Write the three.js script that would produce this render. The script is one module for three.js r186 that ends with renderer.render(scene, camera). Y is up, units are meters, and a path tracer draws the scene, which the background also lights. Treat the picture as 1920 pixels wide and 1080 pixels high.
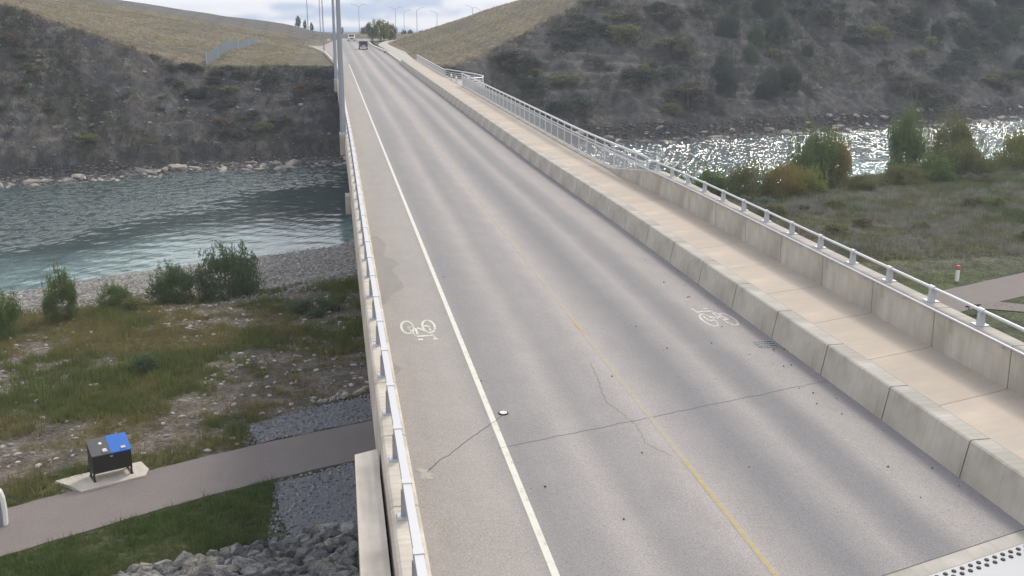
import * as THREE from 'three';
import { ConvexGeometry } from 'three/addons/geometries/ConvexGeometry.js';
import { mergeGeometries } from 'three/addons/utils/BufferGeometryUtils.js';

// ---------------------------------------------------------------- camera, sky, sun, exposure
const scene = new THREE.Scene();
const F_PX = 1900, PITCH = 14.263 * Math.PI / 180, YAW = 10.009 * Math.PI / 180;
const camera = new THREE.PerspectiveCamera(2 * Math.atan(540 / F_PX) * 180 / Math.PI, 16 / 9, 0.5, 9000);
camera.position.set(0, 9, 0);
camera.rotation.set(-PITCH, -YAW, 0, 'YXZ');
scene.add(camera);

const renderer = new THREE.WebGLRenderer({ antialias: true });
renderer.toneMapping = THREE.LinearToneMapping;
renderer.toneMappingExposure = 1.0;
renderer.shadowMap.enabled = true;
renderer.shadowMap.type = THREE.PCFSoftShadowMap;

const SUN_AZ = 37 * Math.PI / 180, SUN_ALT = 43 * Math.PI / 180;   // azimuth measured from the bridge's direction to the east of it
const sunDir = new THREE.Vector3(Math.sin(SUN_AZ) * Math.cos(SUN_ALT), Math.sin(SUN_ALT), -Math.cos(SUN_AZ) * Math.cos(SUN_ALT));
const sun = new THREE.DirectionalLight(new THREE.Color(1.0, 0.93, 0.82), 2.4);
sun.target.position.set(20, -6, -90);
sun.position.copy(sun.target.position).addScaledVector(sunDir, 400);
sun.castShadow = true;
sun.shadow.radius = 22;
sun.shadow.mapSize.set(4096, 4096);
Object.assign(sun.shadow.camera, { left: -180, right: 180, top: 180, bottom: -180, near: 1, far: 900 });
scene.add(sun, sun.target);

// ---------------------------------------------------------------- random numbers and noise
function rng(seed) { let a = seed >>> 0; return () => { a = (a + 0x6D2B79F5) >>> 0; let t = a; t = Math.imul(t ^ (t >>> 15), t | 1); t ^= t + Math.imul(t ^ (t >>> 7), t | 61); return ((t ^ (t >>> 14)) >>> 0) / 4294967296; }; }
const hash = (x, y, z) => { let h = Math.imul(x, 374761393) + Math.imul(y, 668265263) + Math.imul(z, 2147483647 ^ 1274126177) | 0; h = Math.imul(h ^ (h >>> 13), 1274126177); return ((h ^ (h >>> 16)) >>> 0) / 4294967296; };
const fade = (t) => t * t * (3 - 2 * t), mix = (a, b, t) => a + (b - a) * t;
const clamp = (v, a = 0, b = 1) => Math.min(b, Math.max(a, v)), sm = (a, b, v) => fade(clamp((v - a) / (b - a)));
function n2(x, y, seed = 0) { const i = Math.floor(x), j = Math.floor(y), u = fade(x - i), v = fade(y - j); return mix(mix(hash(i, j, seed), hash(i + 1, j, seed), u), mix(hash(i, j + 1, seed), hash(i + 1, j + 1, seed), u), v); }
function fbm(x, y, o = 4, seed = 0) { let s = 0, a = 0.5, t = 0; for (let k = 0; k < o; k++) { s += a * n2(x, y, seed + k * 17); t += a; a *= 0.5; x = x * 2.03 + 3.1; y = y * 2.03 + 1.7; } return s / t; }
function n2w(x, y, p, seed) { const i = Math.floor(x), j = Math.floor(y), u = fade(x - i), v = fade(y - j), m = (k) => ((k % p) + p) % p; return mix(mix(hash(m(i), m(j), seed), hash(m(i + 1), m(j), seed), u), mix(hash(m(i), m(j + 1), seed), hash(m(i + 1), m(j + 1), seed), u), v); }
function fbmw(x, y, p, o, seed) { let s = 0, a = 0.5, t = 0; for (let k = 0; k < o; k++) { s += a * n2w(x, y, p, seed + k * 17); t += a; a *= 0.5; x *= 2; y *= 2; p *= 2; } return s / t; }
const lerpTable = (t, v) => { if (v <= t[0][0]) return t[0][1]; for (let k = 1; k < t.length; k++) if (v <= t[k][0]) return mix(t[k - 1][1], t[k][1], (v - t[k - 1][0]) / (t[k][0] - t[k - 1][0])); return t[t.length - 1][1]; };
const lin = (r, g, b) => new THREE.Color().setRGB(r, g, b);

// ---------------------------------------------------------------- sky: broken cloud over pale blue air
{
  const W = 2048, H = 1024, d = new Float32Array(W * H * 4);
  for (let j = 0; j < H; j++) {
    const el = ((j + 0.5) / H - 0.5) * Math.PI, sy = Math.sin(el), cy = Math.cos(el);
    for (let i = 0; i < W; i++) {
      const az = ((i + 0.5) / W - 0.5) * 2 * Math.PI, o = (j * W + i) * 4;
      const up = Math.max(sy, 0), t = sm(0, 0.85, up);
      let r = mix(0.56, 0.22, t), g = mix(0.70, 0.36, t), b = mix(0.94, 0.66, t);
      if (sy > 0) {
        const k = 1 / (up + 0.075), x = Math.cos(az) * cy * k, z = Math.sin(az) * cy * k;
        const c1 = fbm(x * 1.15 + 40.3, z * 1.15 + 11.2, 5, 3), c2 = fbm(x * 3.1 + 7, z * 3.1 + 91, 4, 60);
        const c = c1 * 0.72 + c2 * 0.28 + 0.12 * sm(0.03, 0.12, up) * sm(0.8, 0.3, up), cover = sm(0.34, 0.50, c), thick = sm(0.60, 0.80, c);
        const lr = mix(1.36, 1.08, thick), lg = mix(1.33, 1.08, thick), lb = mix(1.33, 1.12, thick);
        r = mix(r, lr, cover); g = mix(g, lg, cover); b = mix(b, lb, cover);
      }
      d[o] = r; d[o + 1] = g; d[o + 2] = b; d[o + 3] = 1;
    }
  }
  const sky = new THREE.DataTexture(d, W, H, THREE.RGBAFormat, THREE.FloatType);
  sky.mapping = THREE.EquirectangularReflectionMapping; sky.magFilter = THREE.LinearFilter; sky.minFilter = THREE.LinearFilter; sky.wrapS = THREE.RepeatWrapping; sky.needsUpdate = true;
  scene.background = sky; scene.environment = sky;
  scene.fog = new THREE.FogExp2(new THREE.Color().setRGB(0.80, 0.88, 1.0), 0.00045);
}

// ---------------------------------------------------------------- helpers
const names = {};
function numbered(n) { const k = names[n] = (names[n] ?? -1) + 1; return k ? `${n}_${String(k).padStart(3, '0')}` : n; }
const shadows = (o) => o.traverse((m) => { if (m.isMesh) { m.castShadow = true; m.receiveShadow = true; } });
function thing(name, label, category, group) { const o = new THREE.Group(); o.name = numbered(name); o.userData = { label, category }; if (group) o.userData.group = group; scene.add(o); return o; }
function obj(name, geo, mat, parent) { const m = new THREE.Mesh(geo, mat); m.name = parent && parent !== scene ? name : numbered(name); m.castShadow = m.receiveShadow = true; (parent || scene).add(m); return m; }
function single(name, geo, mat, label, category, group) { const m = obj(name, geo, mat, scene); m.userData = { label, category }; if (group) m.userData.group = group; return m; }
function structure(name, geo, mat, label, category) { const m = obj(name, geo, mat, scene); m.userData = { kind: 'structure', label, category }; return m; }
function copy(o, label, group) { const c = o.clone(); c.name = numbered(o.name.replace(/_\d{3}$/, '')); c.userData = { ...o.userData }; if (label) c.userData.label = label; if (group) c.userData.group = group; scene.add(c); return c; }

// triangles with uv (metres) and optional colour, flat faces
class Tri {
  constructor() { this.p = []; this.u = []; this.c = []; }
  tri(a, b, c, ua, ub, uc) { this.p.push(...a, ...b, ...c); this.u.push(...(ua || [0, 0]), ...(ub || [0, 0]), ...(uc || [0, 0])); return this; }
  quad(a, b, c, d, ua, ub, uc, ud) { this.tri(a, b, c, ua, ub, uc); this.tri(a, c, d, ua, uc, ud); return this; }
  geo() { const g = new THREE.BufferGeometry(); g.setAttribute('position', new THREE.Float32BufferAttribute(this.p, 3)); g.setAttribute('uv', new THREE.Float32BufferAttribute(this.u, 2)); g.computeVertexNormals(); return g; }
}
// the deck: x to the right, s forward along the bridge, h above the road
const GRADE = 0.01986;
function bp(x, s, h = 0) {
  const X = x + (x < 3 ? 0.17 * sm(18, 70, s) * (1 - sm(1.4, 3, x)) : 0);
  const Y = GRADE * s + h + (x > 7 ? -0.30 * sm(38, 64, s) * (1 - 0.4 * sm(140, 178, s)) * (Math.min(x, 15) - 7) / 8 : 0);
  return [X, Y, -s];
}
// a closed cross-section [[x,h]...] (counter-clockwise seen from behind the camera looking forward) swept along s
function sweep(sec, s0, s1, { skew = 0, n = 1, caps = true, x0 = 0, hf = null } = {}) {
  const t = new Tri(), L = sec.length, acc = [0];
  for (let i = 0; i < L; i++) { const a = sec[i], b = sec[(i + 1) % L]; acc.push(acc[i] + Math.hypot(b[0] - a[0], b[1] - a[1])); }
  const P = (i, k) => { const q = sec[i % L], sb = mix(s0, s1, k / n), s = sb + skew * (q[0] - x0); return bp(q[0], s, hf ? hf(q, s) : q[1]); };
  for (let k = 0; k < n; k++) for (let i = 0; i < L; i++) {
    const sa = mix(s0, s1, k / n), sb = mix(s0, s1, (k + 1) / n);
    t.quad(P(i, k), P(i + 1, k), P(i + 1, k + 1), P(i, k + 1), [sa, acc[i]], [sa, acc[i + 1]], [sb, acc[i + 1]], [sb, acc[i]]);
  }
  if (caps) { const tr = THREE.ShapeUtils.triangulateShape(sec.map((q) => new THREE.Vector2(...q)), []); for (const [a, b, c] of tr) { const uv = (i) => [sec[i][0], sec[i][1]]; t.tri(P(c, 0), P(b, 0), P(a, 0), uv(c), uv(b), uv(a)); t.tri(P(a, n), P(b, n), P(c, n), uv(a), uv(b), uv(c)); } }
  return t.geo();
}
function boxGeo(x0, x1, y0, y1, z0, z1) { const g = new THREE.BoxGeometry(x1 - x0, y1 - y0, z1 - z0); g.translate((x0 + x1) / 2, (y0 + y1) / 2, (z0 + z1) / 2); return g; }
function bar(a, b, r, seg = 6, r2 = r) { const A = new THREE.Vector3(...a), B = new THREE.Vector3(...b), d = B.clone().sub(A), g = new THREE.CylinderGeometry(r2, r, d.length(), seg); g.translate(0, d.length() / 2, 0); g.applyQuaternion(new THREE.Quaternion().setFromUnitVectors(new THREE.Vector3(0, 1, 0), d.normalize())); g.translate(A.x, A.y, A.z); return g; }
const merge = (l) => mergeGeometries(l.map((g) => { const q = g.index ? g.toNonIndexed() : g; for (const k of Object.keys(q.attributes)) if (!['position', 'normal', 'uv'].includes(k)) q.deleteAttribute(k); return q; }));

// ---------------------------------------------------------------- textures and materials
function tex(n, f, srgb = true, rep = null) {
  const d = new Uint8Array(n * n * 4);
  for (let j = 0; j < n; j++) for (let i = 0; i < n; i++) { const v = f(i / n, j / n), o = (j * n + i) * 4; d[o] = clamp(v[0]) * 255; d[o + 1] = clamp(v[1]) * 255; d[o + 2] = clamp(v[2]) * 255; d[o + 3] = v.length > 3 ? clamp(v[3]) * 255 : 255; }
  const t = new THREE.DataTexture(d, n, n); t.wrapS = t.wrapT = THREE.RepeatWrapping; t.magFilter = THREE.LinearFilter; t.minFilter = THREE.LinearMipmapLinearFilter; t.generateMipmaps = true;
  if (srgb) t.colorSpace = THREE.SRGBColorSpace; if (rep) t.repeat.set(rep[0], rep[1]); t.needsUpdate = true; return t;
}
const R0 = rng(77);
const grainT = tex(512, (u, v) => { const a = fbmw(u * 8, v * 8, 8, 3, 5), h = hash(Math.floor(u * 512), Math.floor(v * 512), 9), k = 0.80 + (a - 0.5) * 0.03 + (h - 0.5) * 0.20 + (h > 0.985 ? 0.25 : 0) - (h < 0.02 ? 0.2 : 0); return [k, k, k * 0.995]; }, true, [0.21, 0.21]);
const grainB = tex(512, (u, v) => { const h = hash(Math.floor(u * 512), Math.floor(v * 512), 9); return [h, h, h]; }, false, [0.5, 0.5]);
const concT = tex(512, (u, v) => { const a = fbmw(u * 5, v * 5, 5, 5, 21), st = fbmw(u * 40, v * 3, 20, 2, 31), h = hash(Math.floor(u * 512), Math.floor(v * 512), 3); const k = 0.84 + (a - 0.5) * 0.22 + (st - 0.5) * 0.06 - 0.05 * sm(0.64, 0.76, fbmw(u * 22, v * 1, 22, 2, 131)) * fbmw(u * 3, v * 3, 3, 3, 17) * 1.6 + (h - 0.5) * 0.06 - (h > 0.9965 ? 0.25 : 0); return [k, k * 0.995, k * (0.985 + (a - 0.5) * 0.03)]; }, true, [0.31, 0.31]);
const slabT = tex(512, (u, v) => { const a = fbmw(u * 4, v * 4, 4, 5, 71), h = hash(Math.floor(u * 512), Math.floor(v * 512), 8), b = fbmw(u * 60, v * 6, 30, 2, 5); const k = 0.86 + (a - 0.5) * 0.12 + (h - 0.5) * 0.06 + (b - 0.5) * 0.03; return [k, k * (0.99 - (a - 0.5) * 0.03), k * (0.985 - (a - 0.5) * 0.07)]; }, true, [0.27, 0.27]);
const soilT = tex(1024, (u, v) => { const a = fbmw(u * 8, v * 8, 8, 6, 41), b = fbmw(u * 64, v * 64, 64, 3, 47), h = hash(Math.floor(u * 1024), Math.floor(v * 1024), 4); const k = 0.72 + (a - 0.5) * 0.55 + (b - 0.5) * 0.40 + (h - 0.5) * 0.16; return [k, k * (1 + (b - 0.5) * 0.05), k * (0.98 + (a - 0.5) * 0.1)]; }, true);
const soilB = tex(512, (u, v) => { const b = fbmw(u * 40, v * 40, 40, 4, 47); return [b, b, b]; }, false);
const paintA = tex(512, (u, v) => { const a = fbmw(u * 6, v * 6, 6, 4, 91), h = hash(Math.floor(u * 512), Math.floor(v * 512), 19); const k = 0.9 + (h - 0.5) * 0.12; return [k, k, k * 0.97, a * 0.75 + h * 0.35 > 0.42 ? 1 : 0]; }, true, [0.6, 0.6]);
const thinA = tex(512, (u, v) => { const a = fbmw(u * 4, v * 24, 4, 4, 391), h = hash(Math.floor(u * 512), Math.floor(v * 512), 39); return [0.95, 0.95, 0.95, a * 0.5 + h * 0.6 > 0.46 ? 1 : 0]; }, true, [0.5, 0.5]);
const wornA = tex(512, (u, v) => { const a = fbmw(u * 4, v * 24, 4, 4, 191), h = hash(Math.floor(u * 512), Math.floor(v * 512), 29); return [0.95, 0.95, 0.95, a * 0.35 + h * 0.75 > 0.72 ? 1 : 0]; }, true, [0.5, 0.5]);
const std = (color, roughness = 0.9, extra = {}) => new THREE.MeshStandardMaterial({ color, roughness, ...extra });
const M = {
  asphalt: std(lin(1, 1, 1), 0.92, { map: grainT, vertexColors: true, bumpMap: grainB, bumpScale: 0.004 }),
  trail: std(lin(0.335, 0.29, 0.27), 0.95, { map: grainT, bumpMap: grainB, bumpScale: 0.004 }),
  gravelBed: std(lin(0.36, 0.365, 0.385), 0.95, { map: grainT, bumpMap: grainB, bumpScale: 0.02 }),
  conc: std(lin(0.60, 0.57, 0.51), 0.88, { map: concT }),
  concWarm: std(lin(0.78, 0.71, 0.62), 0.88, { map: concT }),
  concDark: std(lin(0.05, 0.047, 0.043), 0.95, { map: concT }),
  slab: [0, 1, 2].map((k) => std(lin(0.67 - 0.025 * k, 0.59 - 0.022 * k, 0.49 - 0.02 * k), 0.9, { map: slabT })),
  white: std(lin(0.82, 0.80, 0.74), 0.7, { map: paintA, alphaTest: 0.5 }),
  whiteWorn: std(lin(0.70, 0.67, 0.62), 0.8, { map: thinA, alphaTest: 0.5 }),
  faint: std(lin(0.62, 0.58, 0.52), 0.8, { map: wornA, alphaTest: 0.5 }),
  yellow: std(lin(0.54, 0.485, 0.385), 0.8, { map: thinA, alphaTest: 0.5 }),
  yellowNew: std(lin(0.58, 0.46, 0.25), 0.75, { map: thinA, alphaTest: 0.5 }),
  tar: std(lin(0.11, 0.105, 0.10), 0.9),
  wet: std(lin(0.42, 0.39, 0.36), 0.75, { map: grainT }),
  galv: std(lin(0.58, 0.59, 0.61), 0.42, { metalness: 0.6 }),
  galvDull: std(lin(0.50, 0.52, 0.55), 0.5, { metalness: 0.55 }),
  poleGrey: std(lin(0.30, 0.32, 0.36), 0.45, { metalness: 0.5 }),
  steelPlate: std(lin(0.36, 0.37, 0.39), 0.6, { metalness: 0.2 }),
  iron: std(lin(0.05, 0.047, 0.045), 0.7, { metalness: 0.4 }),
  black: std(lin(0.018, 0.018, 0.02), 0.5),
  binBlack: std(lin(0.025, 0.024, 0.022), 0.55),
  binLid: std(lin(0.10, 0.095, 0.095), 0.5),
  blue: std(lin(0.03, 0.16, 0.55), 0.45),
  label: std(lin(0.85, 0.85, 0.85), 0.6),
  whitePaint: std(lin(0.80, 0.80, 0.78), 0.5),
  orange: std(lin(0.55, 0.14, 0.05), 0.6),
  carBlack: new THREE.MeshPhysicalMaterial({ color: lin(0.015, 0.015, 0.018), roughness: 0.35, clearcoat: 1, clearcoatRoughness: 0.05 }),
  carWhite: new THREE.MeshPhysicalMaterial({ color: lin(0.75, 0.75, 0.75), roughness: 0.4, clearcoat: 1, clearcoatRoughness: 0.05 }),
  carGlass: new THREE.MeshPhysicalMaterial({ color: lin(0.015, 0.017, 0.02), roughness: 0.18 }),
  tyre: std(lin(0.02, 0.02, 0.02), 0.9),
  tailLight: std(lin(0.35, 0.02, 0.02), 0.3),
  bark: std(lin(0.10, 0.085, 0.07), 0.95),
  meshFence: std(lin(0.13, 0.17, 0.20), 0.8),
  wood: std(lin(0.16, 0.12, 0.08), 0.85),
};

// ---------------------------------------------------------------- terrain heights
const trailL = [[-40, 17], [-25, 26.6], [-17, 31.6], [-11.8, 34.4], [-6.9, 37.05], [-3.6, 38.65], [1.2, 40.55], [8, 43], [16, 46.3], [26, 50.9], [38, 56.6], [46, 60], [60, 66], [90, 78]];
const trailR = [[-38, 14], [-23.6, 23.4], [-15.6, 28.5], [-10.75, 31.05], [-6.2, 33.6], [-3.2, 35.1], [1.9, 37.1], [9.2, 39.6], [17.2, 43], [27.4, 47.6], [39, 53.2], [47.4, 56.6], [61, 62.4], [91, 74.4]];
const WATER = -10.5;
const nearShore = [[-900, -380], [-120, 34], [-60, 62], [-25.4, 80.2], [-18.7, 85.1], [-10.6, 88.9], [0.4, 94.5], [6, 106], [14, 109], [25, 110], [45, 119], [80, 133], [120, 150], [200, 176], [900, 420]];
const farShore = [[-900, -100], [-120, 118], [-80, 127], [-42.4, 139], [-30, 142.8], [-16.9, 149], [1.2, 154.3], [25, 164], [49.5, 172.5], [64.2, 175.3], [88.7, 183.7], [116.7, 193.2], [153.2, 206.3], [220, 230], [900, 480]];
const bankSlope = [[-120, 0.75], [-48, 0.736], [-43, 0.669], [-33.7, 0.543], [-28, 0.474], [-20, 0.443], [-12, 0.491], [-5, 0.582], [0.3, 0.655], [12, 0.62], [25, 0.428], [32, 0.41], [43, 0.432], [55, 0.483], [88, 0.56], [220, 0.6]];
const upland = [[-48.2, 168.9, 13.42], [-43.6, 170.8, 11.77], [-41.1, 172.2, 10.68], [-33.7, 173.3, 7.78], [-28.1, 174.9, 5.59], [-20.4, 176.1, 3.67], [-11.9, 176.8, 3.69], [-4.9, 175.6, 3.94], [0.3, 174.6, 3.6], [-65.5, 328.1, 17.72], [-61.5, 321.8, 16.07], [-50.2, 335.3, 15.17], [-35.3, 342.6, 13.41], [-22.4, 345.3, 12.15], [-12.6, 348.5, 10.85], [-2.5, 356.5, 8.13], [-55.7, 231.0, 13.5], [-46.0, 234.0, 11.41], [-35.0, 231.4, 8.67], [-22.9, 218.0, 5.76], [-13.7, 205.8, 5.22], [-5.8, 209.4, 4.61], [-43.8, 291.4, 12.03], [-27.1, 287.8, 9.28], [-15.7, 280.0, 7.24], [-7.4, 273.0, 6.0], [-85.4, 436.5, 18.18], [-46.5, 448.9, 11.57], [-12.6, 473.5, 8.31], [25.0, 193.2, 3.48], [32.5, 203.0, 5.94], [43.1, 214.8, 10.19], [54.9, 224.6, 15.45], [88.0, 246.5, 29.87], [142.3, 273.4, 49.26], [212.5, 303.1, 60.2], [28.0, 298.9, 9.0], [33.1, 290.1, 10.73], [38.2, 283.3, 12.52], [43.0, 276.6, 14.1], [53.4, 270.2, 16.7], [26.1, 219.7, 5.38], [23.0, 246.4, 5.2], [34.8, 239.9, 8.4], [41.9, 244.8, 11.69], [23.8, 278.0, 6.6], [34.7, 370.8, 7.2], [52.0, 358.1, 10.0], [68.3, 345.9, 14.0],
  [3, 346, 8.0], [12, 346, 8.0], [22, 346, 7.7], [10, 420, 6.8], [40, 440, 6.6], [-20, 560, 6.6], [60, 560, 6.6], [200, 560, 20], [-200, 420, 22], [-150, 200, 24], [-120, 160, 26], [-200, 700, 8], [100, 800, 6.5], [300, 700, 12], [320, 380, 60]];
for (const s of [178, 196, 214, 232, 250, 268, 286, 304, 322]) for (const x of [-1.5, 5, 12, 17]) upland.push([x, s, GRADE * s - 0.28]);
const tps = (() => {       // a thin-plate surface through the surveyed heights above the far bank
  const n = upland.length, N = n + 3, A = [], ph = (d2) => d2 < 1e-9 ? 0 : d2 * Math.log(d2) * 0.5;
  for (let i = 0; i < N; i++) { A.push(new Float64Array(N + 1)); }
  for (let i = 0; i < n; i++) { for (let j = 0; j < n; j++) { const dx = (upland[i][0] - upland[j][0]) / 50, dy = (upland[i][1] - upland[j][1]) / 50; A[i][j] = ph(dx * dx + dy * dy) + (i === j ? 0.0015 : 0); } const b = [1, upland[i][0] / 50, upland[i][1] / 50]; for (let k = 0; k < 3; k++) A[i][n + k] = A[n + k][i] = b[k]; A[i][N] = upland[i][2]; }
  for (let c = 0; c < N; c++) { let p = c; for (let r = c + 1; r < N; r++) if (Math.abs(A[r][c]) > Math.abs(A[p][c])) p = r; [A[c], A[p]] = [A[p], A[c]]; for (let r = 0; r < N; r++) if (r !== c) { const f = A[r][c] / A[c][c]; if (f) for (let k = c; k <= N; k++) A[r][k] -= f * A[c][k]; } }
  const w = A.map((r, i) => r[N] / r[i]);
  return (x, s) => { let v = w[n] + w[n + 1] * x / 50 + w[n + 2] * s / 50; for (let i = 0; i < n; i++) { const dx = (x - upland[i][0]) / 50, dy = (s - upland[i][1]) / 50; v += w[i] * ph(dx * dx + dy * dy); } return v; };
})();
const inRoad = (x, s) => (s > 165 && s < 335 && x > -6 && x < 18) ? 1 : 0;
function uplandY(x, s) {
  const r = Math.hypot((x - 20) / 420, (s - 230) / 480), far = sm(0.55, 1.0, r);
  let y = far >= 1 ? 6.5 : mix(tps(x, s), 6.5, far);
  const road = sm(170, 180, s) * (1 - sm(322, 336, s)) * sm(-9, -4, x) * (1 - sm(16.5, 22, x));
  if (road > 0) y = mix(y, GRADE * s - 0.28, road);
  return y + (1 - road) * (fbm(x * 0.09, s * 0.09, 3, 11) - 0.5) * 0.7 * (1 - far);
}
function bankY(x, s) {
  const e = (s - lerpTable(farShore, x)), k = lerpTable(bankSlope, x);
  if (e < 0) return WATER - 0.2 + Math.max(-1.6, e * 0.14);
  const gully = (fbm(x * 0.16 + s * 0.03, s * 0.05, 4, 5) - 0.5), rough = (fbm(x * 0.5, s * 0.5, 3, 15) - 0.5);
  let y = WATER - 0.2 + 0.28 * Math.min(e, 3) + 1.9 * sm(2.6, 5.2, e + gully * 3) + k * Math.max(0, e - 3);
  const w = sm(3, 9, e);
  y += w * (gully * 3.0 + rough * 0.9 + (fbm(x * 0.75 + s * 0.1, s * 0.07, 3, 25) - 0.5) * 1.5);
  const q = y * 0.62 + x * 0.012 + fbm(x * 0.1, s * 0.1, 2, 6) * 1.2, fl = q - Math.floor(q);     // beds of harder rock stand out as ledges
  y += w * (fade(fl) - fl) * 2.2;
  return y;
}
function nearY(x, s) {
  const d = lerpTable(nearShore, x) - s, b = (fbm(x * 0.07, s * 0.07, 3, 31) - 0.5);
  let y;
  if (d < 0) y = WATER - 0.05 + Math.max(-1.8, d * 0.055);
  else y = WATER - 0.05 + 0.085 * Math.min(d, 12) + 2.05 * sm(11, 27, d + b * 8) + 0.48 * sm(25, 48, d);
  y += b * 0.5 * sm(8, 20, d);
  const flat = sm(47, 43, s) * sm(30, 30.1, s) ;
  y = mix(y, -7, Math.max(sm(50, 43, s - Math.max(0, x - 10) * 0.5), 0));
  const ramp = sm(31.5, 9, s) * sm(-16, -3, x) * sm(34, 19, x);
  y += ramp * 6.6;
  return y;
}
function groundY(x, s) {
  const mid = (lerpTable(nearShore, x) + lerpTable(farShore, x)) / 2;
  if (s < mid) return nearY(x, s);
  const b = bankY(x, s); if (b < -6) return b;
  const u = uplandY(x, s), k = 0.9, h = clamp(0.5 + 0.5 * (u - b) / k);
  return mix(u, b, h) - k * h * (1 - h);
}
const soft = (a, b, t) => [mix(a[0], b[0], t), mix(a[1], b[1], t), mix(a[2], b[2], t)];
// what covers the ground: colours of gravel, soil, grass, shale
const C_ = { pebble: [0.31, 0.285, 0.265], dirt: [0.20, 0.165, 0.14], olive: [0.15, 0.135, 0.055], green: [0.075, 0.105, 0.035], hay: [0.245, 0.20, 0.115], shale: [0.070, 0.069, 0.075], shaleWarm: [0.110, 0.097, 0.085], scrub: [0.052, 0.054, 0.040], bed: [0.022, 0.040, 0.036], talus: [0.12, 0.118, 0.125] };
function cover(x, s) {
  const ns = lerpTable(nearShore, x), fs = lerpTable(farShore, x), a = fbm(x * 0.12, s * 0.12, 4, 81), b = fbm(x * 0.45, s * 0.45, 3, 82), c = fbm(x * 1.3, s * 1.3, 2, 83);
  if (s < (ns + fs) / 2) {
    const d = ns - s;
    const lawn = x < 16 && s < lerpTable(trailR, x) ? 1 : 0, bare = (1 - 0.9 * lawn) * sm(0.44, 0.62, a * 0.5 + b * 0.3 + c * 0.2 + (x < 16 ? -0.05 + 0.12 * sm(-14, -5, x) + 0.15 * sm(1.6, 3.2, s - lerpTable(trailL, x)) * sm(10, 6.5, s - lerpTable(trailL, x)) : -0.2) - 0.02);
    let g = soft(C_.olive, C_.green, sm(0.42, 0.62, b * 0.6 + c * 0.4));
    if (lawn) g = soft([0.105, 0.115, 0.045], C_.green, sm(0.35, 0.6, b));
    if (x > 16) g = soft(soft(C_.olive, [0.14, 0.135, 0.105], sm(0.4, 0.6, b)), C_.green, sm(66, 58, s) * 0.8);
    let col = soft(g, C_.dirt, bare);
    const wide = 11 * sm(-10, -3, x) * sm(20, 14, x); col = soft(C_.pebble, col, sm(11 + wide, 17 + wide, d + (a - 0.5) * 14));
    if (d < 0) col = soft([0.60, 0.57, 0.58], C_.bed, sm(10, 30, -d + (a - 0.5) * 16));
    return { col, veg: sm(12 + wide, 18 + wide, d + (a - 0.5) * 14) * (1 - bare), bare, d };
  }
  const e = s - fs;
  if (e < 0) return { col: C_.bed, veg: 0, bare: 1, d: -1 };
  const bk = bankY(x, s), up = uplandY(x, s), onBank = sm(-0.3, 0.9, up - bk);
  let sh = soft(C_.shale, C_.shaleWarm, sm(0.4, 0.65, b)); const sc = clamp(sm(0.44, 0.62, a * 0.6 + c * 0.4) * (x > 10 ? 0.95 : 0.6) + 0.6 * Math.exp(-Math.pow((x - 88 - e * 0.22) / 11, 2))) * sm(4, 12, e);
  sh = soft(sh, C_.scrub, sc);
  if (x < 6 && x > -24) sh = soft(sh, C_.talus, 0.55 * sm(-16, -4, x) * sm(9, 3, up - bk));
  let hay = soft(C_.hay, [0.19, 0.165, 0.085], sm(0.4, 0.66, a)); hay = soft(hay, [0.125, 0.115, 0.105], sm(0.5, 0.72, b * 0.5 + a * 0.5) * 0.8);
  if (s > 318 && x < 8) hay = soft(hay, [0.15, 0.145, 0.145], 0.8 * sm(318, 330, s));
  const led = fbm(x * 0.05, 3.3, 2, 7) * 2 + bk * 0.62 + x * 0.012 + fbm(x * 0.1, s * 0.1, 2, 6) * 1.2, lf = led - Math.floor(led); if (onBank > 0.9 && lf > 0.80 && fbm(x * 0.22, bk * 0.2, 2, 8) > 0.52) sh = soft(sh, [0.19, 0.175, 0.155], 0.65);
  return { col: soft(hay, sh, onBank), veg: onBank > 0.5 ? sc : 0.25, bare: 0, d: e, bank: onBank };
}
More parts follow.
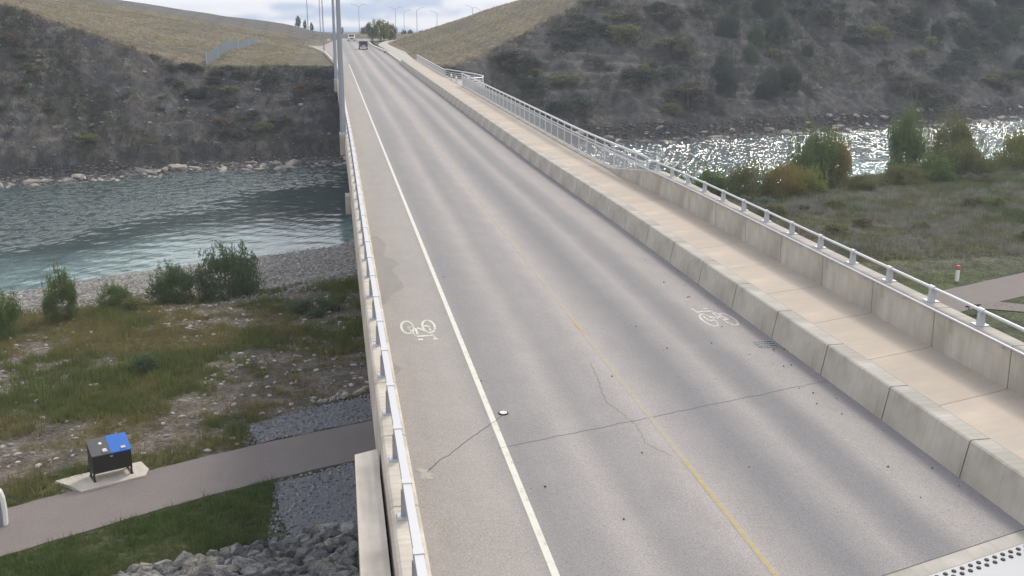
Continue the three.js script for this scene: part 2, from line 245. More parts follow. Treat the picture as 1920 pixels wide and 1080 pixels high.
{
  const axis = (lo, hi, parts) => { const out = []; let v = lo; for (const [to, step] of parts) { while (v < to - 1e-6) { out.push(v); v += step; } v = to; } out.push(hi); return out; };
  const grow = (from, to, step, f) => { const o = []; let v = from, d = step; while (v < to) { o.push(v); v += d; d *= f; } o.push(to); return o; };
  const xs = [...grow(70, 1300, 4, 1.28).map((v) => -v).reverse().slice(0, -1), ...axis(-70, 180, [[-26, 0.6], [3, 0.45], [17, 2.0], [110, 0.85], [180, 1.3]]), ...grow(180, 1300, 5, 1.28).slice(1)];
  const ss = [...grow(-10, 300, 8, 1.4).map((v) => -v).filter((v) => v < 10).reverse(), ...axis(12, 360, [[22, 2], [72, 0.5], [120, 0.8], [205, 0.85], [260, 1.3], [360, 2.5]]), ...grow(360, 1900, 5, 1.2).slice(1)].sort((a, b) => a - b);
  const nx = xs.length, ns = ss.length, pos = new Float32Array(nx * ns * 3), col = new Float32Array(nx * ns * 3), uv = new Float32Array(nx * ns * 2), idx = [];
  for (let j = 0; j < ns; j++) for (let i = 0; i < nx; i++) {
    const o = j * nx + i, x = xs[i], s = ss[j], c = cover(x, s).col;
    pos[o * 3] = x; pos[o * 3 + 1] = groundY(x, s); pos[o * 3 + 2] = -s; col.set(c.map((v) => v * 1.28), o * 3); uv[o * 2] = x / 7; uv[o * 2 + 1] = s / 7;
    if (i < nx - 1 && j < ns - 1) { const a = o, b = o + 1, d = o + nx, e = o + nx + 1; idx.push(a, b, e, a, e, d); }
  }
  const g = new THREE.BufferGeometry(); g.setAttribute('position', new THREE.BufferAttribute(pos, 3)); g.setAttribute('color', new THREE.BufferAttribute(col, 3)); g.setAttribute('uv', new THREE.BufferAttribute(uv, 2)); g.setIndex(idx); g.computeVertexNormals();
  structure('ground', g, std(lin(1, 1, 1), 1, { map: soilT, vertexColors: true, bumpMap: soilB, bumpScale: 0.12 }), 'river valley ground with grassy flats, gravel beach and shale banks', 'ground');
}
// ---------------------------------------------------------------- river
{
  const R = rng(5), waves = [];
  for (let k = 0; k < 34; k++) { const L = 0.62 * Math.pow(6, R()), th = (R() - 0.5) * 2.0 + 1.75, q = 2 * Math.PI / L; waves.push([Math.cos(th) * q, Math.sin(th) * q, R() * 6.3, 0.0125 * Math.pow(L, 0.8)]); }
  const xs = []; for (let x = -130; x < -50; x += 1.2) xs.push(x); for (let x = -50; x < 165; x += 0.28) xs.push(x); for (let x = 165; x < 420; x += 6) xs.push(x);
  const NV = 290, pos = [], nor = [], uv = [], idx = [];
  for (let i = 0; i < xs.length; i++) for (let j = 0; j <= NV; j++) {
    const x = xs[i], a = lerpTable(nearShore, x) - 1.5, b = lerpTable(farShore, x) + 2.5, s = mix(a, b, j / NV), t = (s - a) / (b - a);
    const calm = x < 4 ? sm(0.34, 0.62, t + (fbm(x * 0.06, s * 0.06, 3, 7) - 0.5) * 0.26 - sm(-34, 0, x) * 0.30 + 0.13) : 1;
    const amp = (0.07 + 0.93 * calm) * (0.45 + 1.1 * fbm(x * 0.11, s * 0.11, 3, 9)) * (x > 14 ? 1.5 : 0.95) * sm(0, 0.03, t) * sm(1, 0.985, t);
    let y = 0, dx = 0, ds = 0; for (const [qx, qs, p, A] of waves) { const f = qx * x + qs * s + p + 1.0 * Math.sin(0.13 * x + 0.17 * s + p), sn = Math.sin(f), c = Math.cos(f) * A; y += A * sn; dx += c * qx; ds += c * qs; }
    pos.push(x, WATER + y * amp * 0.55, -s); const n = [-dx * amp, 1, ds * amp], l = Math.hypot(...n); nor.push(n[0] / l, n[1] / l, n[2] / l); uv.push(x / 6, s / 6);
    if (i < xs.length - 1 && j < NV) { const o = i * (NV + 1) + j; idx.push(o, o + NV + 1, o + NV + 2, o, o + NV + 2, o + 1); }
  }
  const g = new THREE.BufferGeometry(); g.setAttribute('position', new THREE.Float32BufferAttribute(pos, 3)); g.setAttribute('normal', new THREE.Float32BufferAttribute(nor, 3)); g.setAttribute('uv', new THREE.Float32BufferAttribute(uv, 2)); g.setIndex(idx);
  const rip = tex(512, (u, v) => { const a = fbmw(u * 10, v * 26, 10, 4, 61); return [a, a, a]; }, false);
  structure('river', g, new THREE.MeshPhysicalMaterial({ color: lin(0.64, 0.80, 0.81), roughness: 0.055, ior: 1.33, transmission: 0.955, thickness: 0, bumpMap: rip, bumpScale: 0.006 }), 'turquoise river rippling under the bridge', 'river');
}

// ---------------------------------------------------------------- road, on the bridge and beyond it
const roadLeft = [[-60, 1.2], [179, 1.2], [182, 1.4], [225, -0.5], [250, -2.9], [262, -4.3], [264, -1.4], [294, 0.4], [314, 2.4], [330, 4]];
const roadRight = [[-60, 12.2], [178, 12.2], [219, 12.2], [242, 11.5], [268, 10.7], [290, 10.8], [306, 12.5], [318, 17], [330, 24]];
{
  const pos = [], col = [], uv = [], idx = [], NX = 110, ss = []; for (let s = -40; s < 60; s += 0.6) ss.push(s); for (let s = 60; s <= 330; s += 1.5) ss.push(s);
  const bands = [[1.2, 0.0], [2.3, 0.1], [3.0, 0.05], [3.7, -0.5], [4.3, -0.35], [4.9, 0.3], [5.5, -0.45], [6.2, -0.2], [6.75, 0.55], [7.1, 0.35], [7.6, -0.25], [8.3, -0.85], [8.8, -0.3], [9.25, 0.18], [9.8, -0.75], [10.3, -0.55], [10.7, 0.1], [11.2, 0.05], [11.6, -0.3], [12.2, -0.5]];
  for (let j = 0; j < ss.length; j++) for (let i = 0; i <= NX; i++) {
    const s = ss[j], x = mix(lerpTable(roadLeft, s), lerpTable(roadRight, s), i / NX), o = j * (NX + 1) + i;
    const p = bp(x, s, s > 176 ? 0.02 : 0); pos.push(...p); uv.push(x, s);
    const wob = (fbm(s * 0.03, x * 0.2, 3, 44) - 0.5) * 0.35, dust = lerpTable(bands, x + wob) + (fbm(x * 0.9, s * 0.05, 4, 45) - 0.5) * 0.55;
    const shoulder = sm(3.4, 3.1, x) + 0.45 * sm(10.6, 10.9, x);
    const f = clamp(0.60 + dust * 0.78 + shoulder * 0.14), grit = 1 + (fbm(x * 2.3, s * 1.1, 2, 46) - 0.5) * 0.10;
    col.push(mix(0.232, 0.405, f) * grit, mix(0.226, 0.370, f) * grit, mix(0.230, 0.352 - shoulder * 0.012, f) * grit);
    if (i < NX && j < ss.length - 1) { const a = o, b = o + 1, c = o + NX + 1, d = c + 1; idx.push(a, b, d, a, d, c); }
  }
  const g = new THREE.BufferGeometry(); g.setAttribute('position', new THREE.Float32BufferAttribute(pos, 3)); g.setAttribute('color', new THREE.Float32BufferAttribute(col.map((v) => v * 1.50), 3)); g.setAttribute('uv', new THREE.Float32BufferAttribute(uv, 2)); g.setIndex(idx); g.computeVertexNormals();
  const road = structure('road', g, M.asphalt, 'dusty grey two-lane asphalt road running along the bridge', 'road');
  const strip = (pts, w, h, lift = 0.004) => { const t = new Tri(); for (let k = 0; k < pts.length - 1; k++) { const [xa, sa] = pts[k], [xb, sb] = pts[k + 1], L = Math.hypot(xb - xa, sb - sa) || 1, nx = (sb - sa) / L * w / 2, ns = -(xb - xa) / L * w / 2; t.quad(bp(xa - nx, sa - ns, lift), bp(xa + nx, sa + ns, lift), bp(xb + nx, sb + ns, lift), bp(xb - nx, sb - ns, lift), [0, sa], [w, sa], [w, sb], [0, sb]); } return t.geo(); };
  const run = (x, s0, s1, step = 2) => { const o = []; for (let s = s0; s < s1; s += step) o.push([x, s]); o.push([x, s1]); return o; };
  obj('edge_line', strip(run(3.32, -10, 186), 0.135), M.white, road).userData.label = 'solid white edge line';
  obj('centre_line', strip(run(6.9, -10, 168), 0.12), M.yellow, road).userData.label = 'worn yellow centre line';
  obj('centre_line', strip(run(6.9, 11, 18.6, 1), 0.09, 0, 0.008), M.yellowNew, road).userData.label = 'brighter yellow stretch of centre line';
  obj('centre_line', strip(run(6.9, 27.3, 28.6, 1), 0.10, 0, 0.008), M.yellowNew, road);
  obj('edge_line', strip(run(10.72, 12, 19, 1), 0.10), M.faint, road).userData.label = 'almost worn away white edge line';
  const R = rng(9), jit = (pts, n, a) => { const o = []; for (let k = 0; k < pts.length - 1; k++) for (let q = 0; q < n; q++) { const t = q / n; o.push([mix(pts[k][0], pts[k + 1][0], t) + (R() - 0.5) * a, mix(pts[k][1], pts[k + 1][1], t) + (R() - 0.5) * a]); } o.push(pts[pts.length - 1]); return o; };
  obj('pavement_crack', strip(jit([[3.2, 19.75], [12.1, 22.45]], 40, 0.05), 0.016), M.tar, road);
  obj('pavement_crack', strip(jit([[6.48, 24.7], [6.16, 22.1], [6.43, 20.5], [6.37, 19.5], [6.71, 18.8]], 12, 0.09), 0.007), M.tar, road);
  obj('pavement_crack', strip(jit([[3.55, 21.5], [1.84, 19.28], [1.62, 18.95]], 20, 0.05), 0.020), M.tar, road);
  obj('pavement_crack', strip(jit([[1.3, 168], [12, 171.5]], 6, 0.05), 0.10), M.tar, road);
  // cyclist lane symbols
  const bike = (x0, s0, dir) => {
    const T = (u, v) => bp(x0 + dir * (u - 0.53), s0 - dir * (v - 1.0) , 0.006), t = new Tri(), w = 0.068;
    const seg = (a, b, ww = w) => { const dx = b[0] - a[0], dy = (b[1] - a[1]) * 0.53, L = Math.hypot(dx, dy), nx = -dy / L * ww / 2, ny = dx / L * ww / 2 / 0.53; const q = [T(a[0] - nx, a[1] - ny), T(a[0] + nx, a[1] + ny), T(b[0] + nx, b[1] + ny), T(b[0] - nx, b[1] - ny)], uv = [a, a, b, b]; dir > 0 ? t.quad(...q, ...uv) : t.quad(q[3], q[2], q[1], q[0], b, b, a, a); };
    for (const cu of [0.21, 0.84]) for (let k = 0; k < 28; k++) { const a0 = k / 28 * 6.2832, a1 = (k + 1) / 28 * 6.2832; seg([cu + 0.18 * Math.cos(a0), 0.66 + 0.60 * Math.sin(a0)], [cu + 0.18 * Math.cos(a1), 0.66 + 0.60 * Math.sin(a1)]); }
    for (const [a, b] of [[[0.21, 0.66], [0.42, 0.66]], [[0.21, 0.66], [0.40, 1.56]], [[0.44, 0.78], [0.45, 1.42]], [[0.50, 0.76], [0.88, 1.44]], [[0.40, 1.56], [0.90, 1.56]], [[0.88, 1.44], [0.92, 1.84]], [[0.84, 0.62], [0.86, 1.08]], [[0.66, 0.64], [0.82, 0.62]]]) seg(a, b);
    seg([0.42, 1.86], [0.57, 1.86], 0.07); seg([0.86, 1.88], [0.98, 1.88], 0.06);
    return t.geo();
  };
  obj('bicycle_symbol', bike(2.24, 28.25, 1), M.white, road).userData.label = 'white bicycle symbol upside down beside the parapet';
  obj('bicycle_symbol', bike(11.22, 28.15, -1), M.whiteWorn, road).userData.label = 'faded white bicycle symbol near the drain grate';
  // damp patch against the parapet
  const blot = (pts) => { const sh = new THREE.Shape(), o = []; for (let k = 0; k < pts.length; k++) { const a = pts[k], b = pts[(k + 1) % pts.length]; for (let q = 0; q < 6; q++) o.push([mix(a[0], b[0], q / 6) + (R() - 0.5) * 0.10, mix(a[1], b[1], q / 6) + (R() - 0.5) * 0.12]); } o.forEach((p, k) => k ? sh.lineTo(...p) : sh.moveTo(...p)); const g = new THREE.ShapeGeometry(sh), p = g.attributes.position; for (let k = 0; k < p.count; k++) { const q = bp(p.getX(k), p.getY(k), 0.004); p.setXYZ(k, ...q); } g.computeVertexNormals(); return g; };
  obj('damp_stain', blot([[1.25, 41], [1.6, 41.2], [1.86, 39.6], [1.75, 38.4], [1.65, 37.6], [2.1, 36.9], [2.2, 36.2], [1.8, 35.4], [1.95, 34.8], [2.12, 33.6], [2.1, 32.9], [1.7, 32.3], [1.45, 31.2], [1.25, 31]]), M.wet, road).userData.label = 'darker damp stain beside the parapet';
  obj('damp_stain', blot([[1.25, 25.6], [1.5, 25.2], [1.4, 24.8], [1.25, 24.5]]), M.wet, road);
  // spilled rubble patch
  obj('patch', blot([[1.42, 19.1], [1.62, 19.0], [1.66, 18.6], [1.5, 18.5]]), M.conc, road);
  // specks of litter and stones on the asphalt
  const ch = new Tri(); for (let k = 0; k < 60; k++) { const s = 13 + R() * 24, x = R() < 0.5 ? 10.6 + R() * 1.4 : 1.6 + R() * 10, r = 0.012 + R() * 0.022; const c = bp(x, s, 0.004), q = []; for (let m = 0; m < 4; m++) q.push([c[0] + Math.cos(m * 1.57 + R()) * r, c[1] + 0.001, c[2] + Math.sin(m * 1.57 + R()) * r]); ch.tri(q[1], q[0], [c[0], c[1] + r, c[2]]).tri(q[2], q[1], [c[0], c[1] + r, c[2]]).tri(q[3], q[2], [c[0], c[1] + r, c[2]]).tri(q[0], q[3], [c[0], c[1] + r, c[2]]); }
  const lit = obj('loose_stones', ch.geo(), M.iron, road); lit.userData.kind = 'stuff';
  // transverse joint and header at the near end
  const SK = 0.304, J = (x, o) => 13.78 + SK * (x - 8.79) + o, band = (o0, o1, h0, h1, x0 = 1.2, x1 = 12.2) => { const t = new Tri(), P = (x, o, h) => bp(x, J(x, o), h); t.quad(P(x0, o0, h1), P(x1, o0, h1), P(x1, o1, h1), P(x0, o1, h1), [x0, o0], [x1, o0], [x1, o1], [x0, o1]); t.quad(P(x0, o0, h0), P(x1, o0, h0), P(x1, o0, h1), P(x0, o0, h1)); t.quad(P(x1, o1, h0), P(x0, o1, h0), P(x0, o1, h1), P(x1, o1, h1)); return t.geo(); };
  obj('joint_seam', band(-0.01, 0.02, 0, 0.006), M.tar, road);
  obj('concrete_header', band(-0.34, -0.015, -0.02, 0.012), M.conc, road);
  const plate = thing('expansion_joint_plate', 'bright steel expansion joint plate with bolt rows at the bridge end', 'joint plate');
  obj('plate', band(-1.25, -0.37, -0.02, 0.03, 1.4, 12.0), M.steelPlate, plate);
  for (let row = 0; row < 2; row++) for (let k = 0; k < 18; k++) { const x = 8.9 + k * 0.19 + row * 0.09; const c = bp(x, J(x, -0.47 - row * 0.12), 0.03); const g = new THREE.CylinderGeometry(0.036, 0.042, 0.022, 8); g.translate(c[0], c[1] + 0.01, c[2]); obj('bolt', g, M.iron, plate); }
}
// drain grate and valve cover set in the asphalt
{
  const t = thing('drain_grate', 'iron drain grate in the asphalt against the sidewalk curb', 'drain');
  const f = [], P = (x, s, h) => bp(x, s, h);
  for (let k = 0; k < 7; k++) { const x = 11.41 + k * 0.088; f.push(bar(P(x, 25.12, 0.010), P(x + 0.02, 25.66, 0.010), 0.008, 5)); }
  for (const s of [25.12, 25.30, 25.48, 25.66]) f.push(bar(P(11.40, s, 0.012), P(11.96, s, 0.012), 0.010, 5));
  const tt = new Tri(); tt.quad(P(11.38, 25.1, 0.005), P(11.98, 25.12, 0.005), P(11.98, 25.68, 0.005), P(11.40, 25.68, 0.005)); obj('pit_dark_sheet', tt.geo(), M.black, t); obj('grate', merge(f), M.galvDull, t);  // flat black sheet on the asphalt, painted as the dark between the bars
  const v = thing('valve_cover', 'small round pale valve cover beside the white edge line', 'valve cover'), c = bp(3.62, 21.66, 0);
  const r = new THREE.CylinderGeometry(0.12, 0.12, 0.02, 20); r.translate(c[0], c[1] + 0.008, c[2]); obj('ring', r, M.iron, v);
  const l = new THREE.CylinderGeometry(0.085, 0.085, 0.012, 20); l.translate(c[0], c[1] + 0.024, c[2]); obj('lid', l, M.label, v);
}

// ---------------------------------------------------------------- the bridge itself
{
  const b = thing('road_bridge', 'concrete road bridge carried across the river on girders', 'bridge');
  const N = 40;
  obj('deck_slab', sweep([[1.16, -0.02], [0.78, -0.05], [0.78, -0.38], [15.25, -0.38], [15.25, 0.1], [12.3, -0.02]].reverse(), 12.5, 178, { n: N }), M.conc, b);
  for (const x of [2.2, 5.6, 9, 12.4]) obj('girder', sweep([[x - 0.4, -0.39], [x + 0.4, -0.39], [x + 0.25, -2.2], [x - 0.25, -2.2]].reverse(), 14, 176, { n: N }), M.conc, b);
  for (const s of [62, 118]) { const g = []; for (const x of [4, 8, 12]) g.push(bar([x, -13, -s], [x, GRADE * s - 3.2, -s], 0.7, 14)); g.push(boxGeo(1.6, 14, GRADE * s - 3.4, GRADE * s - 2.25, -s - 0.8, -s + 0.8)); obj('pier', merge(g), M.conc, b); }
  obj('abutment', boxGeo(0.9, 15.1, -7.5, -0.5, -14.5, -12), M.conc, b);
  obj('abutment', boxGeo(0.9, 15.1, -8, GRADE * 177 - 0.8, -179, -176.5), M.conc, b);
  // wing wall outside the parapet at the near end, its flat top raised above the road to catch sun past the parapet
  const w = new Tri(); const tp = [[0.12, 10], [0.60, 10], [0.62, 19.05], [0.17, 18.85]], Y = (s) => 0.50 + GRADE * s;
  const A = tp.map(([x, s]) => [x, Y(s), -s]), B = tp.map(([x, s]) => [x, -8, -s]);
  w.quad(A[0], A[1], A[2], A[3], ...tp); for (let k = 0; k < 4; k++) { const m = (k + 1) % 4; w.quad(B[k], B[m], A[m], A[k], [tp[k][1], -8], [tp[m][1], -8], [tp[m][1], 0], [tp[k][1], 0]); }
  obj('wing_wall', w.geo(), M.concWarm, b);
}
const PANEL = 3.0, GAP = 0.04;
// parapet along the left edge
{
  const t = thing('parapet_barrier', 'pale concrete parapet barrier along the bridge edge beside the bicycle symbol', 'barrier');
  const sec = [[1.30, 0.0], [1.24, 0.30], [1.19, 0.80], [1.15, 0.83], [0.76, 0.83], [0.71, 0.79], [0.66, 0.30], [0.66, -0.40], [0.80, -0.42], [1.0, -0.05]];
  for (let s = 15.9 - 6; s < 178; s += PANEL) obj('panel', sweep(sec, s + GAP / 2, Math.min(178, s + PANEL - GAP / 2)), M.concWarm, t);
  const core = sec.map(([x, h]) => [0.98 + (x - 0.98) * 0.55, 0.2 + (h - 0.2) * 0.80]); obj('joint_filler', sweep(core, 10, 178, { n: 20 }), M.concWarm, t);
  const r = thing('parapet_railing', 'galvanised box railing bolted on top of the bicycle side parapet', 'railing'); r.name = 'parapet_railing';
  const box = (s0, s1, w, h0, h1) => sweep([[0.97 - w / 2, h0], [0.97 + w / 2, h0], [0.97 + w / 2, h1], [0.97 - w / 2, h1]], s0, s1, { n: 1 });
  const first = 15.5 - 2.28 * 2;
  for (let k = 0; first + k * 2.28 < 177; k++) {
    const s = first + k * 2.28, s1 = Math.min(177.5, s + 2.28);
    obj('rail', box(s + 0.10, s1 - 0.06, 0.135, 1.33, 1.46), M.galv, r);
    obj('sleeve', box(s - 0.06, s + 0.10, 0.16, 1.32, 1.475), M.galv, r);
    const p = sweep([[0.86, 0.86], [1.06, 0.86], [1.05, 1.33], [0.87, 1.33]], s - 0.012, s + 0.03); obj('post', p, M.poleGrey, r);
    obj('base_plate', sweep([[0.80, 0.832], [1.10, 0.832], [1.10, 0.858], [0.80, 0.858]], s - 0.11, s + 0.13), M.galvDull, r);
  }
}
// raised curb between road and sidewalk
const SWH = 0.80;
{
  const t = thing('sidewalk_curb', 'tall sloping concrete curb between the road and the raised sidewalk', 'curb');
  const sec = [[12.05, 0.0], [12.19, SWH - 0.03], [12.23, SWH], [12.62, SWH], [12.62, 0.0]].reverse();
  for (let s = 19.85 - 9; s < 178; s += PANEL) obj('panel', sweep(sec, s + GAP / 2, Math.min(178, s + PANEL - GAP / 2)), M.conc, t);
  obj('joint_filler', sweep(sec.map(([x, h]) => [x < 12.4 ? x + 0.16 : x - 0.05, h * 0.82 + 0.005]), 10.9, 178, { n: 40 }), M.conc, t);
  const sw = structure('sidewalk', sweep([[12.62, 0.1], [12.62, SWH - 0.10], [14.72, SWH - 0.10], [14.72, 0.1]].reverse(), 8, 178, { n: 60 }), M.conc, 'raised concrete sidewalk along the bridge', 'sidewalk');
  const R = rng(3);
  for (let s = 19.25 - 12; s < 178; s += PANEL) obj('slab', sweep([[12.625, SWH - 0.098], [12.625, SWH + 0.002], [14.70, SWH + 0.002], [14.70, SWH - 0.098]].reverse(), s + 0.010, Math.min(178, s + PANEL - 0.010), { skew: 0.31, x0: 14.7 }), M.slab[Math.floor(R() * 3)], sw);
}
// right parapet wall with its coping, handrail and top rail
{
  const t = thing('parapet_wall', 'concrete parapet wall at the outer side of the sidewalk', 'wall');
  const top = (s) => 1.82 - 1.12 * sm(45.5, 53.5, s);
  const sec = [[14.70, 0.1], [14.68, 1.79], [14.71, 1.82], [15.10, 1.82], [15.13, 1.79], [15.16, 0.1], [15.16, -0.4], [15.0, -0.4]].reverse();
  const hf = (q, s) => q[1] > 1.5 ? Math.max(SWH + 0.12, q[1] - 1.82 + 1.82 - 0.95 * clamp((s - 45) / 8.5)) : q[1];
  for (let s = 19.25 - 9; s < 54; s += PANEL) { const s1 = Math.min(54, s + PANEL); obj('panel', sweep(sec, s + GAP / 2, s1 - GAP / 2, { n: s > 42 ? 6 : 1, hf }), M.conc, t); }
  obj('joint_filler', sweep(sec.map(([x, h]) => [14.92 + (x - 14.92) * 0.45, h > 1.5 ? h - 0.16 : h]), 10.5, 53.8, { n: 40, hf: (q, s) => q[1] > 1.5 ? Math.max(SWH + 0.02, q[1] - 0.95 * clamp((s - 45) / 8.5)) : q[1] }), M.conc, t);
  const h = thing('wall_handrail', 'slim bright steel handrail along the inner top edge of the parapet wall', 'handrail');
  const rp = (x, hh, s0, s1, r, step = 3) => { const l = []; for (let s = s0; s < s1 - 0.01; s += step) l.push(bar(bp(x, s, hh), bp(x, Math.min(s1, s + step), hh), r, 8)); return merge(l); };
  obj('rail', rp(14.60, 1.80, 9, 54, 0.028), M.galv, h);
  for (let s = 20.3 - 9; s < 46; s += 2.05) obj('bracket', merge([bar(bp(14.60, s, 1.78), bp(14.60, s, 1.70), 0.012, 5), bar(bp(14.60, s, 1.70), bp(14.69, s, 1.70), 0.012, 5)]), M.galvDull, h);
  const r = thing('wall_railing', 'round steel railing on short posts along the top of the parapet wall', 'railing');
  obj('rail', rp(14.95, 2.17, 9, 56, 0.042), M.galv, r);
  for (let s = 20.8 - 2.05 * 5; s < 46; s += 2.05) {
    obj('post', sweep([[14.87, 1.84], [15.03, 1.84], [15.01, 2.13], [14.89, 2.13]].reverse(), s - 0.06, s + 0.06), M.galvDull, r);
    obj('base_plate', sweep([[14.79, 1.822], [15.09, 1.822], [15.09, 1.845], [14.79, 1.845]].reverse(), s - 0.15, s + 0.15), M.galvDull, r);
    obj('coupling', bar(bp(14.95, s - 0.1, 2.17), bp(14.95, s + 0.1, 2.17), 0.065, 8), M.galv, r);
  }
}
// open steel railing with mesh infill over the river, the lookout bay and the low rail past it
function fencing(t, pts, hb, ht, meshPitch, rails, postEvery = 1) {
  const P = (q, h) => bp(q[0], q[1], h);
  for (let k = 0; k < pts.length; k++) if (k % postEvery === 0) obj('post', merge([bar(P(pts[k], hb), P(pts[k], ht), 0.045, 6)]), M.galv, t);
  for (let k = 0; k < pts.length - 1; k++) {
    const a = pts[k], b = pts[k + 1];
    obj('top_rail', bar(P(a, ht), P(b, ht), 0.07, 8), M.galv, t);
    for (const h of rails) obj('rail', bar(P(a, h), P(b, h), 0.035, 6), M.galv, t);
    if (meshPitch) { const L = Math.hypot(b[0] - a[0], b[1] - a[1]), n = Math.round(L / meshPitch), l = []; for (let m = 1; m < n; m++) { const q = [mix(a[0], b[0], m / n), mix(a[1], b[1], m / n)]; l.push(bar(P(q, rails[0]), P(q, rails[rails.length - 1]), 0.009, 4)); } for (let hh = rails[0] + 0.14; hh < rails[rails.length - 1]; hh += 0.14) l.push(bar(P(a, hh), P(b, hh), 0.007, 4)); obj('wire_panel', merge(l), M.galvDull, t); }
  }
}
{
  const r = thing('river_railing', 'tall open steel railing with wire panels beside the sidewalk above the river', 'railing');
  const pts = []; for (let s = 46.8; s <= 117; s += 2) pts.push([14.9, s]);
  fencing(r, pts, 0.8, 2.22, 0.16, [0.95, 1.75, 1.92]);
  obj('base_curb', sweep([[14.72, 0.3], [14.72, SWH + 0.06], [15.12, SWH + 0.06], [15.12, 0.3]].reverse(), 54, 178, { n: 40 }), M.conc, r);
  const l = thing('lookout_railing', 'steel railing curving outward round the lookout bay halfway along the sidewalk', 'railing');
  fencing(l, [[14.9, 134], [16.3, 128.5], [17.3, 124], [17.75, 120], [17.2, 116.8], [15.0, 115.5]], 0.72, 1.75, 0, [0.95, 1.2, 1.45]);
  const bay = new THREE.Shape(); [[14.9, 134], [16.4, 128.5], [17.5, 124], [17.95, 120], [17.3, 116.5], [14.9, 115]].forEach((p, k) => k ? bay.lineTo(...p) : bay.moveTo(...p));
  const g = new THREE.ExtrudeGeometry(bay, { depth: 0.3, bevelEnabled: false }), p = g.attributes.position; for (let k = 0; k < p.count; k++) { const q = bp(p.getX(k), p.getY(k), SWH - 0.01 - 0.3 + p.getZ(k)); p.setXYZ(k, ...q); } g.computeVertexNormals(); obj('floor', g, M.conc, l);
  for (const s of [121.5, 126.5]) { const bl = thing('lookout_bollard', s < 123 ? 'grey bollard with white cap at the near side of the lookout opening' : 'grey bollard with white cap at the far side of the lookout opening', 'bollard', 'bollards at the lookout opening'); obj('stem', bar(bp(14.75, s, SWH), bp(14.75, s, SWH + 0.55), 0.09, 8), M.galvDull, bl); obj('cap', bar(bp(14.75, s, SWH + 0.55), bp(14.75, s, SWH + 0.85), 0.11, 8, 0.09), M.whitePaint, bl); }
  const f = thing('end_railing', 'lower steel railing from the lookout bay to the far bridge end', 'railing');
  const q = []; for (let s = 134; s <= 178; s += 2) q.push([14.9, s]);
  fencing(f, q, 0.7, 1.62, 0.2, [0.85, 1.35]);
}
// ---------------------------------------------------------------- beyond the bridge: curbs, paths, planting strip
function draped(left, right, lift, n = 1) { const t = new Tri(); for (let k = 0; k < left.length - 1; k++) { const a = left[k], b = right[k], c = right[k + 1], d = left[k + 1], P = ([x, s], l = lift) => [x, Math.max(GRADE * s + l, 0), -s]; t.quad(P(a), P(b), P(c), P(d), a, b, c, d); t.quad(P(a, lift - 0.5), P(a), P(d), P(d, lift - 0.5), a, a, d, d); t.quad(P(b), P(b, lift - 0.5), P(c, lift - 0.5), P(c), b, b, c, c); } return t.geo(); }
{
  structure('footpath', draped([[12.6, 178], [12.5, 200], [12.0, 226], [12.3, 262], [13.5, 279], [16, 297], [22, 319], [30, 330]], [[15.0, 178], [15.5, 201], [16.1, 222], [15.7, 240], [15.3, 270], [16.2, 288], [20.5, 313], [30, 326]], 0.18), M.conc, 'pale footpath continuing past the bridge and bending around the trees', 'path');
  const k = [[12.2, 178], [12.2, 219], [11.5, 242], [10.7, 268], [10.8, 290]], inn = k.map(([x, s]) => [x + 0.45, s]);
  single('road_curb', draped(k, inn, 0.24), M.concWarm, 'pale concrete curb along the road past the bridge end', 'curb');
  const c2 = [[0.95, 179], [-0.95, 225], [-3.3, 250], [-4.8, 262]], c3 = [[1.4, 179], [-0.5, 225], [-2.9, 250], [-4.3, 262]];
  single('side_road_curb', draped(c2, c3, 0.16), M.concWarm, 'pale concrete curb flaring toward the side road past the light poles', 'curb');
}
